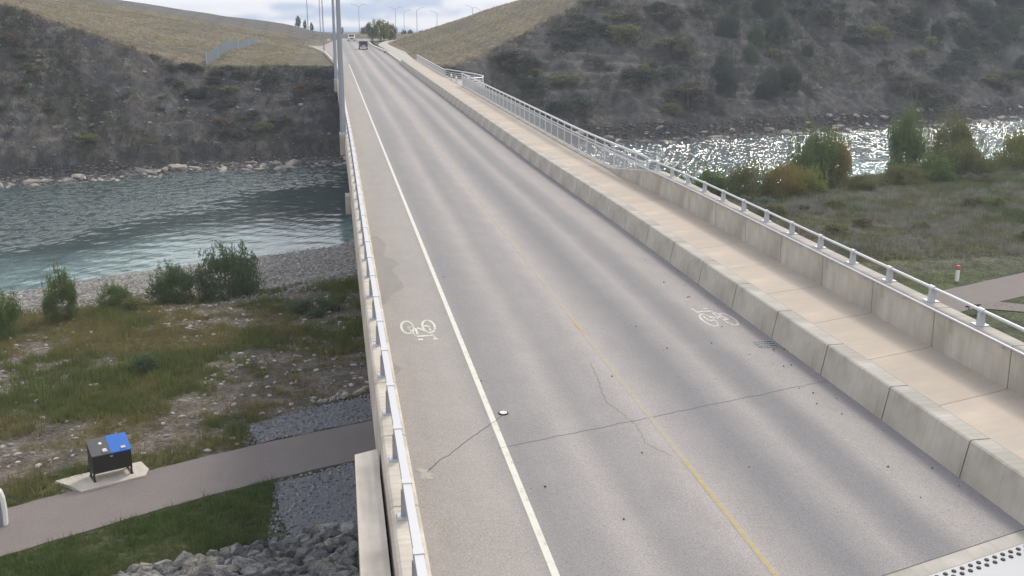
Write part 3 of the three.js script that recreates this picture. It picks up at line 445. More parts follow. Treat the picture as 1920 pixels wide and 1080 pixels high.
// walking and cycling trail passing under the bridge
{
  const sub = (l) => { const o = []; for (let k = 0; k < l.length - 1; k++) for (let q = 0; q < 8; q++) o.push([mix(l[k][0], l[k + 1][0], q / 8) + (hash(k, q, 1) - 0.5) * 0.06, mix(l[k][1], l[k + 1][1], q / 8) + (hash(k, q, 2) - 0.5) * 0.06]); o.push(l[l.length - 1]); return o; };
  const L = sub(trailL), Rr = sub(trailR), t = new Tri(), P = ([x, s], d = 0.05) => [x, groundY(x, s) + d, -s];
  for (let k = 0; k < L.length - 1; k++) for (let m = 0; m < 4; m++) { const w = (a, b, f) => [mix(a[0], b[0], f), mix(a[1], b[1], f)], a = w(L[k], Rr[k], m / 4), b = w(L[k], Rr[k], (m + 1) / 4), c = w(L[k + 1], Rr[k + 1], (m + 1) / 4), d = w(L[k + 1], Rr[k + 1], m / 4); t.quad(P(d), P(a), P(b), P(c), d, a, b, c); }
  for (let k = 0; k < L.length - 1; k++) { t.quad(P(L[k], -0.1), P(L[k]), P(L[k + 1]), P(L[k + 1], -0.1)); t.quad(P(Rr[k]), P(Rr[k], -0.1), P(Rr[k + 1], -0.1), P(Rr[k + 1])); }
  const tg = t.geo(); { const nn = tg.attributes.normal; }
  structure('trail', tg, M.trail, 'grey asphalt trail crossing the river flat and passing under the bridge', 'trail');
  const br = new Tri(), bl = [[38.5, 54], [41, 52.2], [46, 50.4], [60, 47]], b2 = [[37, 52.4], [39.5, 51.0], [45, 47.6], [58, 43.5]]; for (let k = 0; k < 3; k++) br.quad(P(bl[k + 1], 0.046), P(bl[k], 0.046), P(b2[k], 0.046), P(b2[k + 1], 0.046), bl[k + 1], bl[k], b2[k], b2[k + 1]);
  structure('trail_branch', br.geo(), M.trail, 'grey asphalt side trail branching away beyond the parapet wall', 'trail');
  // crushed rock either side of the trail near the bridge
  const poly = (pts, d) => { const R = rng(pts.length * 7), o = []; for (let k = 0; k < pts.length; k++) { const a = pts[k], b = pts[(k + 1) % pts.length]; for (let q = 0; q < 5; q++) o.push([mix(a[0], b[0], q / 5) + (R() - 0.5) * 0.22, mix(a[1], b[1], q / 5) + (R() - 0.5) * 0.22]); } const sh = new THREE.Shape(); o.forEach((p, k) => k ? sh.lineTo(...p) : sh.moveTo(...p)); const g = new THREE.ShapeGeometry(sh), p = g.attributes.position; for (let k = 0; k < p.count; k++) { const x = p.getX(k), s = p.getY(k); p.setXYZ(k, x, groundY(x, s) + d, -s); } g.computeVertexNormals(); return g; };
  structure('gravel_strip', poly([[-3.9, 40.9], [-3.4, 38.85], [1.2, 40.7], [9, 43.6], [16, 46.6], [16, 49], [8, 46], [2, 43.7], [-0.6, 42.8]], 0.03), M.gravelBed, 'blue grey crushed rock on the river side of the trail', 'gravel');
  structure('gravel_strip', poly([[-2.6, 35.0], [1.9, 36.9], [9, 39.4], [16, 42.3], [16, 31], [0, 29.5], [-1.9, 30.6]], 0.03), M.gravelBed, 'blue grey crushed rock between the trail and the boulder slope', 'gravel');
}
// ---------------------------------------------------------------- litter bin on its concrete pad
{
  const Y = -6.95, a = Math.atan2(36.56 - 36.05, 36.05 - 36.05 + 1.21), U = [Math.cos(0.43), Math.sin(0.43)], V = [-Math.sin(0.43), Math.cos(0.43)], O = [-9.02, 36.0];
  const W = (u, v, y) => { const x = O[0] + U[0] * u + V[0] * v, s = O[1] + U[1] * u + V[1] * v; return [x, Y + y, -s]; };
  const pr = (pts, y0, y1) => { const t = new Tri(), n = pts.length, A = pts.map((p) => W(p[0], p[1], y1)), B = pts.map((p) => W(p[0], p[1], y0)); for (let k = 1; k < n - 1; k++) t.tri(A[0], A[k], A[k + 1], pts[0], pts[k], pts[k + 1]).tri(B[0], B[k + 1], B[k]); for (let k = 0; k < n; k++) { const m = (k + 1) % n; t.quad(B[k], B[m], A[m], A[k], [k, y0], [k + 1, y0], [k + 1, y1], [k, y1]); } return t.geo(); };
  structure('bin_pad', pr([[-0.55, -0.50], [0.4, -0.46], [1.7, -0.42], [1.95, 0.1], [1.9, 0.95], [0.9, 1.0], [-0.4, 1.05], [-1.15, 0.95], [-1.0, 0.6], [-0.85, 0.3], [-0.7, -0.1]], -0.12, 0.06), M.concWarm, 'pale concrete pad under the litter bin beside the trail', 'pad');
  const t = thing('litter_bin', 'black double litter bin with one blue lid on a concrete pad by the trail', 'litter bin');
  const w = 1.36, d = 0.72, y0 = 0.06, lo = 0.36, hf = 1.02, hb = 1.40;
  const slabG = (pts8) => { const t2 = new Tri(), q = pts8.map((p) => W(...p)); const F = [[0, 1, 5, 4], [1, 2, 6, 5], [2, 3, 7, 6], [3, 0, 4, 7], [4, 5, 6, 7], [3, 2, 1, 0]]; for (const f of F) t2.quad(...f.map((k) => q[k])); return t2.geo(); };
  const blk = (u0, u1, v0, v1, a0, a1, b0, b1) => slabG([[u0, v0, a0], [u1, v0, a0], [u1, v1, b0], [u0, v1, b0], [u0, v0, a1], [u1, v0, a1], [u1, v1, b1], [u0, v1, b1]]);
  obj('front_panel', blk(0.05, w - 0.05, 0.0, 0.03, lo, hf - 0.01, lo, hf), M.binBlack, t);
  obj('back_panel', blk(0.05, w - 0.05, d - 0.03, d, lo, hb - 0.02, lo, hb - 0.01), M.binBlack, t);
  obj('floor_panel', blk(0.05, w - 0.05, 0.03, d - 0.03, lo, lo + 0.03, lo, lo + 0.03), M.binBlack, t);
  for (const u of [0, w - 0.05]) { obj('side_panel', blk(u, u + 0.05, -0.01, d + 0.01, lo - 0.06, hf, lo - 0.06, hb), M.binBlack, t); obj('leg', blk(u, u + 0.05, 0.03, 0.14, y0, lo - 0.06, y0, lo - 0.06), M.binBlack, t); obj('leg', blk(u, u + 0.05, d - 0.14, d - 0.03, y0, lo - 0.06, y0, lo - 0.06), M.binBlack, t); obj('foot', blk(u - 0.02, u + 0.07, -0.02, d + 0.02, y0, y0 + 0.02, y0, y0 + 0.02), M.binBlack, t); }
  const lid = (u0, u1, e = 0) => blk(u0, u1, -0.03, d + 0.02, hf + 0.002, hf + 0.045 + e, hb + 0.012, hb + 0.055 + e);
  obj('lid', lid(-0.01, 0.66), M.binLid, t).userData.label = 'dark grey lid for refuse';
  obj('lid', lid(0.665, w + 0.02), M.blue, t).userData.label = 'blue lid for recycling';
  const sl = (u, v, du, dv, y) => { const h = (vv) => mix(hf + 0.047, hb + 0.057, (vv + 0.03) / (d + 0.05)); return blk(u, u + du, v, v + dv, h(v), h(v) + y, h(v + dv), h(v + dv) + y); };
  obj('handle', sl(0.40, 0.04, 0.16, 0.09, 0.04), M.galv, t); obj('handle', sl(1.04, 0.04, 0.16, 0.09, 0.04), M.galv, t);
  obj('sticker', sl(0.36, 0.42, 0.10, 0.09, 0.004), M.label, t); obj('sticker', sl(0.42, 0.15, 0.13, 0.06, 0.004), M.label, t);
  obj('sticker', blk(0.62, 0.72, -0.006, -0.001, hf - 0.12, hf - 0.07, hf - 0.12, hf - 0.07), M.galvDull, t);
}
// rounded trail post cut by the picture's edge
{
  const t = thing('trail_post', 'rounded grey and white metal post standing on the trail', 'post'), x = -11.47, s = 33.35, y = -6.96;
  const prof = [[-0.24, 0], [0.24, 0], [0.26, 0.5], [0.24, 0.95], [0.18, 1.2], [0.06, 1.33], [-0.06, 1.33], [-0.18, 1.2], [-0.24, 0.95], [-0.26, 0.5]];
  const sh = (k) => { const q = new THREE.Shape(); prof.forEach((p, i) => { const v = [p[0] * k, 0.06 + (p[1] - 0.06) * (k < 1 ? 0.86 : 1)]; i ? q.lineTo(...v) : q.moveTo(...v); }); return q; };
  const g1 = new THREE.ExtrudeGeometry(sh(1), { depth: 0.2, bevelEnabled: true, bevelSize: 0.02, bevelThickness: 0.02, bevelSegments: 2 }), g2 = new THREE.ExtrudeGeometry(sh(0.62), { depth: 0.03, bevelEnabled: false }); g2.translate(0, 0.02, 0.215);
  const a = obj('frame', g1, M.whitePaint, t), b = obj('face', g2, M.poleGrey, t); t.position.set(x, y, -s); t.rotation.y = 0.1;
}
// marker post and sign beyond the parapet wall
{
  const t = thing('marker_post', 'short white marker post with orange top beside the far trail', 'post'), x = 40.1, s = 58.7, y = groundY(x, s);
  obj('stem', boxGeo(x - 0.09, x + 0.09, y - 0.1, y + 0.78, -s - 0.09, -s + 0.09), M.whitePaint, t); obj('band', boxGeo(x - 0.092, x + 0.092, y + 0.78, y + 0.84, -s - 0.092, -s + 0.092), M.black, t); obj('cap', boxGeo(x - 0.10, x + 0.10, y + 0.84, y + 1.05, -s - 0.10, -s + 0.10), M.orange, t);
  const n = thing('trail_sign', 'low dark tilted sign panel just beyond the parapet wall coping', 'sign'), sx = 36.2, s2 = 51.2, sy = groundY(sx, s2);
  obj('panel', (() => { const g = new THREE.BoxGeometry(0.75, 0.05, 0.45); g.rotateX(-0.5); g.translate(sx, sy + 0.52, -s2); return g; })(), M.black, n); obj('leg', boxGeo(sx - 0.3, sx - 0.22, sy - 0.05, sy + 0.48, -s2 - 0.04, -s2 + 0.04), M.poleGrey, n); obj('leg', boxGeo(sx + 0.22, sx + 0.3, sy - 0.05, sy + 0.48, -s2 - 0.04, -s2 + 0.04), M.poleGrey, n);
}

// ---------------------------------------------------------------- light poles, signs, fence
function lightPole(x, s, y0, h, r0, arms, label, group, pedestal) {
  const t = thing('light_pole', label, 'light pole', group);
  obj('pole', bar([x, y0, -s], [x, y0 + h, -s], r0, 10, r0 * 0.55), M.poleGrey, t);
  for (const d of arms) { const l = []; let p = [x, y0 + h - 0.2, -s]; for (let k = 1; k <= 5; k++) { const q = [x + d * 2.2 * k / 5, y0 + h - 0.2 + 1.1 * Math.sin(k / 5 * 1.57), -s]; l.push(bar(p, q, 0.06, 6)); p = q; } const a = obj('arm', merge(l), M.poleGrey, t); obj('lamp_head', boxGeo(p[0] - 0.05 + (d < 0 ? -0.75 : 0), p[0] + 0.05 + (d > 0 ? 0.75 : 0), p[1] - 0.08, p[1] + 0.06, -s - 0.16, -s + 0.16), M.galvDull, a); }
  if (pedestal) { const pd = obj('pedestal', sweep([[0.34, -0.55], [0.655, -0.55], [0.655, 0.84], [0.34, 0.84]].reverse().reverse(), s - 0.55, s + 0.55), M.conc, t); obj('base_flange', boxGeo(x - 0.26, x + 0.26, y0 - 0.03, y0 + 0.05, -s - 0.26, -s + 0.26), M.galvDull, t); }
  return t;
}
lightPole(bp(0.58, 70)[0], 70, bp(0.58, 70, 0.87)[1], 13, 0.21, [1], 'thick grey light pole on the nearer concrete pedestal outside the parapet', 'bridge light poles', true);
lightPole(bp(0.58, 125)[0], 125, bp(0.58, 125, 0.87)[1], 13, 0.21, [1], 'grey light pole on the farther concrete pedestal outside the parapet', 'bridge light poles', true);
single('concrete_bracket', sweep([[0.40, -0.9], [0.655, -0.9], [0.655, 0.0], [0.40, 0.0]], 50.6, 51.6), M.conc, 'small concrete bracket on the outer face of the parapet', 'bracket');
for (const [x, s, top, arms, label] of [[-0.9, 229, 20.5, [1], 'slim light pole with dark base at the side road corner'], [-2.0, 305, 23, [1], 'slim light pole just behind the one at the side road corner'], [-5.1, 285, 21, [1], 'slim light pole standing apart on the grass left of the side road'],
  [12.5, 419.5, 18.2, [-1, 1], 'double armed street lamp behind the white vehicle'], [28.7, 448, 17.8, [-1, 1], 'double armed street lamp behind the roadside trees'], [33, 457, 16.6, [1], 'shorter single armed street lamp beside the double armed one'], [33.7, 399.6, 16.6, [1], 'tall single armed street lamp at the foot of the grassy hill'], [45, 434, 16, [-1], 'single armed street lamp rising behind the lower hill slope'], [56.8, 411.5, 17.8, [-1], 'lamp top showing above the hill skyline'], [64.2, 441.6, 17.6, [-1], 'farthest lamp top showing above the hill skyline']]) {
  const y = groundY(x, s); lightPole(x, s, y - 0.1, top - y, 0.14, arms, label, s < 320 ? 'side road light poles' : 'street lamps beyond the bridge', false);
}
{
  const b = thing('marker_box', 'white box on the far end of the parapet beside the light poles', 'box'), p = bp(0.95, 176.5, 0.84); obj('body', boxGeo(p[0] - 0.55, p[0] - 0.05, p[1] - 0.6, p[1] - 0.05, p[2] - 0.2, p[2] + 0.2), M.whitePaint, b); obj('cap', boxGeo(p[0] - 0.58, p[0] - 0.02, p[1] - 0.05, p[1], p[2] - 0.23, p[2] + 0.23), M.galvDull, b);
  const n = thing('road_sign', 'small white sign on a low post by the side road', 'sign'), y = groundY(0.2, 300); obj('post', bar([0.2, y - 0.1, -300], [0.2, y + 0.9, -300], 0.04, 6), M.poleGrey, n); obj('panel', boxGeo(-0.2, 0.6, y + 0.5, y + 1.0, -299.94, -299.9), M.whitePaint, n);
  const f = thing('mesh_fence', 'blue grey mesh fence climbing the grassy terrace above the shale bank', 'fence');
  const P = [[-20.0, 178.5, 2.0], [-19.3, 190, 1.9], [-18.6, 203, 1.8], [-17.9, 217, 1.6], [-17.2, 235, 1.6], [-16.5, 254, 1.5]];
  for (const [x, s, h] of P) { const y = groundY(x, s); obj('post', bar([x, y - 0.3, -s], [x, y + h + 0.12, -s], 0.06, 6), M.galvDull, f); }
  for (let k = 0; k < P.length - 1; k++) { const l = [], N = 6; const t = new Tri(); for (let m = 0; m < N; m++) { const e = (q) => [mix(P[k][0], P[k + 1][0], q / N), mix(P[k][1], P[k + 1][1], q / N), mix(P[k][2], P[k + 1][2], q / N)], a = e(m), b2 = e(m + 1), ya = groundY(a[0], a[1]), yb = groundY(b2[0], b2[1]); for (const o of [-0.012, 0.012]) t.quad([a[0] + o, ya - 0.1, -a[1]], [b2[0] + o, yb - 0.1, -b2[1]], [b2[0] + o, yb + b2[2], -b2[1]], [a[0] + o, ya + a[2], -a[1]]); } obj('mesh_panel', t.geo(), M.meshFence, f); }
}
// ---------------------------------------------------------------- vehicles
function vehicle(name, label, paint, x, s, facingAway, kind) {
  const t = thing(name, label, kind), y = GRADE * s + 0.03, W = 1.92, L = 4.9;
  const side = new THREE.Shape(); [[-2.4, 0.35], [-2.45, 0.75], [-2.35, 1.02], [-1.05, 1.15], [-0.35, 1.72], [1.95, 1.74], [2.3, 1.15], [2.42, 1.0], [2.42, 0.4]].forEach((p, k) => k ? side.lineTo(...p) : side.moveTo(...p));
  const g = new THREE.ExtrudeGeometry(side, { depth: W - 0.12, bevelEnabled: true, bevelSize: 0.06, bevelThickness: 0.06, bevelSegments: 2 }); g.translate(0, 0, -(W - 0.12) / 2);
  const part = (n, geo, m, p = t) => obj(n, geo, m, p);
  part('body', g, paint);
  part('rear_window', (() => { const q = new THREE.BoxGeometry(0.04, 0.46, 1.5); q.rotateZ(0.55); q.translate(2.20, 1.45, 0); return q; })(), M.carGlass);
  part('windscreen', (() => { const q = new THREE.BoxGeometry(0.04, 0.78, 1.55); q.rotateZ(-0.9); q.translate(-0.76, 1.47, 0); return q; })(), M.carGlass);
  for (const z of [-1, 1]) part('side_window', boxGeo(-0.2, 1.8, 1.22, 1.62, z * 0.97 - 0.01, z * 0.97 + 0.01), M.carGlass);
  for (const z of [-0.72, 0.72]) part('tail_light', boxGeo(2.44, 2.50, 0.88, 1.05, z - 0.07, z + 0.07), M.tailLight), part('headlight', boxGeo(-2.54, -2.48, 0.72, 0.92, z - 0.18, z + 0.18), M.label);
  part('number_plate', boxGeo(2.47, 2.5, 0.72, 0.88, -0.26, 0.26), M.label);
  part('grille', boxGeo(-2.53, -2.49, 0.5, 0.85, -0.5, 0.5), M.black);
  part('bumper', boxGeo(2.40, 2.54, 0.38, 0.6, -0.9, 0.9), paint === M.carBlack ? M.galvDull : M.black);
  for (const u of [-1.5, 1.5]) for (const z of [-0.86, 0.86]) { const w = new THREE.CylinderGeometry(0.36, 0.36, 0.24, 16); w.rotateX(Math.PI / 2); w.translate(u, 0.36, z); const wh = part('wheel', w, M.tyre); const r = new THREE.CylinderGeometry(0.2, 0.2, 0.26, 10); r.rotateX(Math.PI / 2); r.translate(u, 0.36, z); part('rim', r, M.galvDull, wh); }
  t.position.set(x, y, -s); t.rotation.y = facingAway ? -Math.PI / 2 : Math.PI / 2;
}
vehicle('black_car', 'black car driving away along the road past the bridge end', M.carBlack, 7.9, 241, true, 'car');
vehicle('white_car', 'white car coming toward the bridge at the far bend', M.carWhite, 6.7, 303, false, 'car');

// ---------------------------------------------------------------- plants
function leafCloud(seed, clumps, n, size, up = 0) {       // clumps: [cx, cy, cz, rx, ry, rz]
  const R = rng(seed), p = [], nrm = [], vol = clumps.map((c) => Math.pow(c[3] * c[4] * c[5], 0.8)), tot = vol.reduce((a, b) => a + b, 0);
  for (let k = 0; k < clumps.length; k++) { const c = clumps[k], m = Math.round(n * vol[k] / tot);
    for (let q = 0; q < m; q++) {
      const th = R() * 6.2832, cz = R() * 2 - 1, rr = Math.pow(R(), 0.45) * (0.85 + 0.35 * R()), s0 = Math.sqrt(1 - cz * cz), C = new THREE.Vector3(c[0] + c[3] * rr * s0 * Math.cos(th), c[1] + c[4] * rr * cz, c[2] + c[5] * rr * s0 * Math.sin(th));
      const a = new THREE.Vector3(R() - 0.5, R() * 0.9 - 0.2 + up, R() - 0.5).normalize(), b = new THREE.Vector3(R() - 0.5, R() - 0.5, R() - 0.5).cross(a).normalize(), L = size * (0.6 + 0.8 * R()), w = L * (up ? 0.24 : 0.42);
      const A = C.clone().addScaledVector(a, -L), B = C.clone().addScaledVector(b, w), D = C.clone().addScaledVector(b, -w), E2 = C.clone().addScaledVector(a, L);
      for (const v of [A, B, E2, A, E2, D]) p.push(v.x, v.y, v.z);
    } }
  const g = new THREE.BufferGeometry(); g.setAttribute('position', new THREE.Float32BufferAttribute(p, 3)); g.computeVertexNormals(); g.setAttribute('uv', new THREE.Float32BufferAttribute(new Float32Array(p.length / 3 * 2), 2)); return g;
}
const leafM = (r, g, b) => new THREE.MeshPhysicalMaterial({ color: lin(r, g, b), roughness: 1, transmission: 0.35, thickness: 0, side: THREE.DoubleSide, specularIntensity: 0.3 });
const LEAF = { green: leafM(0.13, 0.18, 0.06), dark: leafM(0.085, 0.125, 0.055), olive: leafM(0.165, 0.175, 0.065), gold: leafM(0.24, 0.20, 0.06), rust: leafM(0.14, 0.10, 0.06), sage: leafM(0.16, 0.175, 0.125), brown: leafM(0.135, 0.125, 0.07), lime: leafM(0.22, 0.24, 0.07), scrub: leafM(0.075, 0.085, 0.050), scrubBrown: leafM(0.10, 0.088, 0.058), scrubBlue: leafM(0.060, 0.082, 0.060) };
function clumpSet(seed, n, W, Hh, y0, flat = 0.5) { const R = rng(seed), o = []; for (let k = 0; k < n; k++) { const a = R() * 6.28, r = Math.sqrt(R()), dome = Math.pow(Math.max(0.05, 1 - r * r * 0.85), flat), h = y0 + (Hh - y0) * dome * (k % 3 ? 0.07 + 0.75 * R() : 0.78 + 0.12 * R()), q = 0.10 + 0.13 * R(); o.push([Math.cos(a) * r * W * 0.8, h, Math.sin(a) * r * W * 0.8, W * (q + 0.08), (Hh - y0) * q, W * (q + 0.08)]); } return o; }
function shoots(seed, n, W) { const R = rng(seed), o = []; for (let k = 0; k < n; k++) { const a = R() * 6.28, r = Math.sqrt(R()) * W * 0.85, d = Math.pow(Math.max(0.1, 1 - 0.8 * (r / W) ** 2), 0.5); o.push([Math.cos(a) * r, d * (0.72 + 0.34 * R()), Math.sin(a) * r, 0.022 + 0.02 * R(), 0.10 + 0.08 * R(), 0.022 + 0.02 * R()]); } return o; }
function stems(seed, n, spread, h, r) { const R = rng(seed), l = []; for (let k = 0; k < n; k++) { const a = R() * 6.28, q = spread * R(); l.push(bar([Math.cos(a) * 0.1, -0.2, Math.sin(a) * 0.1], [Math.cos(a) * q, h * (0.55 + 0.4 * R()), Math.sin(a) * q], r, 5, r * 0.4)); } return merge(l); }
// unit plants: 1 m tall, about 1 m wide, scaled when placed
const BUSH = [0, 1, 2].map((k) => ({ crown: leafCloud(100 + k, clumpSet(200 + k, 26, 0.52, 1.0, 0.0), 2000, 0.036), stem: stems(300 + k, 7, 0.35, 0.9, 0.014) }));
const WILLOW = [0, 1, 2].map((k) => ({ crown: leafCloud(400 + k, [...clumpSet(500 + k, 46, 0.46, 0.92, 0.0), ...shoots(550 + k, 60, 0.5)], 10000, 0.025, 0.6), stem: stems(600 + k, 16, 0.36, 1.05, 0.0045) }));
const TREE = [0, 1, 2].map((k) => ({ crown: leafCloud(700 + k, clumpSet(800 + k, 30, 0.38, 1.0, 0.14), 3600, 0.026), stem: merge([bar([0, -0.1, 0], [0.01, 0.75, 0.01], 0.028, 7, 0.010), stems(900 + k, 6, 0.25, 0.9, 0.012)]) }));
function plant(kind, name, label, category, group, x, s, w, h, mat, sink = 0.05) {
  const R = rng(Math.abs(Math.round(x * 131 + s * 977)) + 3), t = thing(name, label, category, group);
  const c = obj(TREE.includes(kind) ? 'crown' : 'foliage', kind.crown, mat, t), b = obj(TREE.includes(kind) ? 'trunk' : 'stems', kind.stem, M.bark, t);
  t.position.set(x, groundY(x, s) - sink, -s); t.scale.set(w, h, w); t.rotation.y = R() * 6.28; return t;
}
const tone = { scrub: 'dark olive', scrubBrown: 'brown', scrubBlue: 'bluish dark green', dark: 'dark green', green: 'green', olive: 'olive', rust: 'rusty brown', brown: 'brown', sage: 'grey green', gold: 'golden', lime: 'lime' };
const P_ = (...a) => plant(...a);
// river bank on the near left
P_(WILLOW[0], 'willow_shrub', 'largest dark willow shrub at the gravel beach, beside the water', 'shrub', 'beach shrubs', -7.0, 66.0, 5.0, 3.7, LEAF.dark);
P_(WILLOW[1], 'willow_shrub', 'dark willow shrub touching the left of the largest beach shrub', 'shrub', 'beach shrubs', -10.3, 65.0, 3.8, 2.7, LEAF.dark);
P_(WILLOW[2], 'willow_shrub', 'low green shrub in the grass left of the beach willows', 'shrub', 'beach shrubs', -13.6, 63.5, 2.6, 1.6, LEAF.green);
P_(WILLOW[1], 'willow_shrub', 'tall thin leafy shrub second from the left picture edge', 'shrub', 'beach shrubs', -15.9, 60.4, 2.3, 3.2, LEAF.green);
P_(WILLOW[0], 'willow_shrub', 'broad green shrub cut by the left picture edge', 'shrub', 'beach shrubs', -18.6, 57.2, 3.6, 2.9, LEAF.green);
P_(BUSH[0], 'low_bush', 'small round dark bush alone in the grass flat', 'bush', null, -9.5, 49.2, 1.5, 0.95, LEAF.dark);
P_(BUSH[1], 'low_bush', 'low green bush at the beach between the shrubs', 'bush', null, -12.2, 62.2, 1.8, 0.9, LEAF.olive);
P_(BUSH[2], 'low_bush', 'spreading green bush under the bridge edge near the gravel', 'bush', null, -1.6, 60, 3.4, 0.8, LEAF.dark);
// near bank on the right
for (const [k, x, s, w, h, m, l] of [[WILLOW[0], 55.2, 110.5, 7.4, 8.0, 'green', 'round green riverside tree nearest the parapet railing'], [WILLOW[2], 58.6, 111.5, 4.6, 6.8, 'gold', 'golden crowned tree merged with the round green riverside tree'], [WILLOW[1], 71.2, 117.5, 6.4, 9.4, 'green', 'tallest green riverside tree standing against the glittering water'], [WILLOW[2], 79.8, 121.0, 7.4, 8.2, 'olive', 'olive riverside tree to the right of the tallest one'],
  [WILLOW[0], 39.0, 102, 6.0, 4.4, 'green', 'green riverside thicket closest to the railing, with thin tips'], [WILLOW[1], 45.8, 98.0, 5.4, 3.8, 'gold', 'yellowing thicket in front of the round riverside tree'], [WILLOW[2], 42.2, 98.5, 6.0, 4.0, 'olive', 'olive thicket sloping down toward the railing'], [WILLOW[0], 49.0, 98.5, 4.6, 3.2, 'lime', 'yellow green low thicket beside the yellowing one'], [WILLOW[2], 62.5, 103.0, 6.0, 2.6, 'olive', 'low olive thicket between the round tree and the tallest tree'], [WILLOW[1], 68.5, 106.5, 6.0, 3.4, 'green', 'dull green thicket below the tallest riverside tree'], [WILLOW[0], 76.0, 111.5, 7.5, 4.6, 'olive', 'dense olive thicket at the foot of the olive riverside tree'], [WILLOW[2], 84.5, 113, 8.0, 5.0, 'lime', 'broad yellow green thicket near the right picture edge'], [WILLOW[1], 91, 114, 8.0, 5.4, 'green', 'green thicket cut by the right picture edge'], [WILLOW[0], 37.0, 108.5, 4.4, 4.2, 'green', 'small green thicket just over the railing at the water'], [WILLOW[1], 55.5, 99.5, 4.0, 1.8, 'olive', 'low olive bush on the meadow edge before the round tree']])
  P_(k, 'riverside_shrub', l, 'shrub', 'riverside shrubs across from the sidewalk', x, s, w, h, LEAF[m]);
{ const R = rng(71); for (let k = 0; k < 46; k++) { const x = 30 + R() * 62, s = 68 + R() * Math.max(4, lerpTable(nearShore, x) - 82), w = 0.9 + R() * 1.3, m = ['sage', 'olive', 'sage', 'brown', 'green'][Math.floor(R() * 5)]; P_(BUSH[k % 3], 'meadow_shrub', `${w > 1.6 ? 'broad' : 'small'} ${tone[m]} shrub in the ${s < 78 ? 'near' : s < 90 ? 'middle' : 'far'} part of the meadow ${x < 50 ? 'close to the railing' : x < 70 ? 'left of the marker post' : 'toward the right picture edge'}`, 'shrub', 'meadow shrubs', x, s, w * 1.4, w * (0.45 + 0.25 * R()), LEAF[m]); } }
// far road trees
P_(TREE[0], 'roadside_tree', 'dark green roadside tree with ragged top at the bend', 'tree', 'roadside trees', 12.6, 301, 5.4, 7.0, LEAF.green);
P_(TREE[1], 'roadside_tree', 'yellow green roadside tree in the middle of the clump', 'tree', 'roadside trees', 15.2, 306, 8.5, 6.4, LEAF.lime);
P_(TREE[2], 'roadside_tree', 'thin yellow roadside tree at the path side of the clump', 'tree', 'roadside trees', 18.3, 312, 6.5, 6.0, LEAF.olive);
for (let k = 0; k < 9; k++) P_(BUSH[k % 3], 'planting_shrub', 'low dark shrub in the planting strip between road and path', 'shrub', 'planting strip shrubs', 12.3 - 0.5 * sm(240, 262, 214 + k * 8.5) , 224 + k * 7.4, 1.3, 0.7, LEAF.dark);
for (const [x, s, w, h, l] of [[-7.5, 362, 2, 4, 'spindly sapling on the gravel hill skyline'], [-9.6, 360, 3, 4.4, 'leaning sapling left of the spindly one on the skyline'], [-5.2, 364, 2, 3.6, 'sapling lowest on the gravel hill skyline'], [16.5, 437, 9, 4.6, 'dark dome of trees on the horizon beside the roadside clump'], [29.6, 413, 3, 3.6, 'young tree under the double armed lamp behind the path'], [31.9, 412, 3.4, 3.4, 'second young tree behind the path bend'], [35.6, 402, 3.2, 3.0, 'young tree at the foot of the grassy hill skyline'], [5.7, 439, 2.6, 4.2, 'lone dark tree on the horizon next to the bridge light poles'], [40, 400, 3.6, 3.2, 'small tree peeking over the grassy hill slope']]) P_(TREE[(k0 => k0 % 3)(Math.round(Math.abs(x)))], 'distant_tree', l, 'tree', 'distant trees', x, s, w, h, LEAF.dark, 0.1);
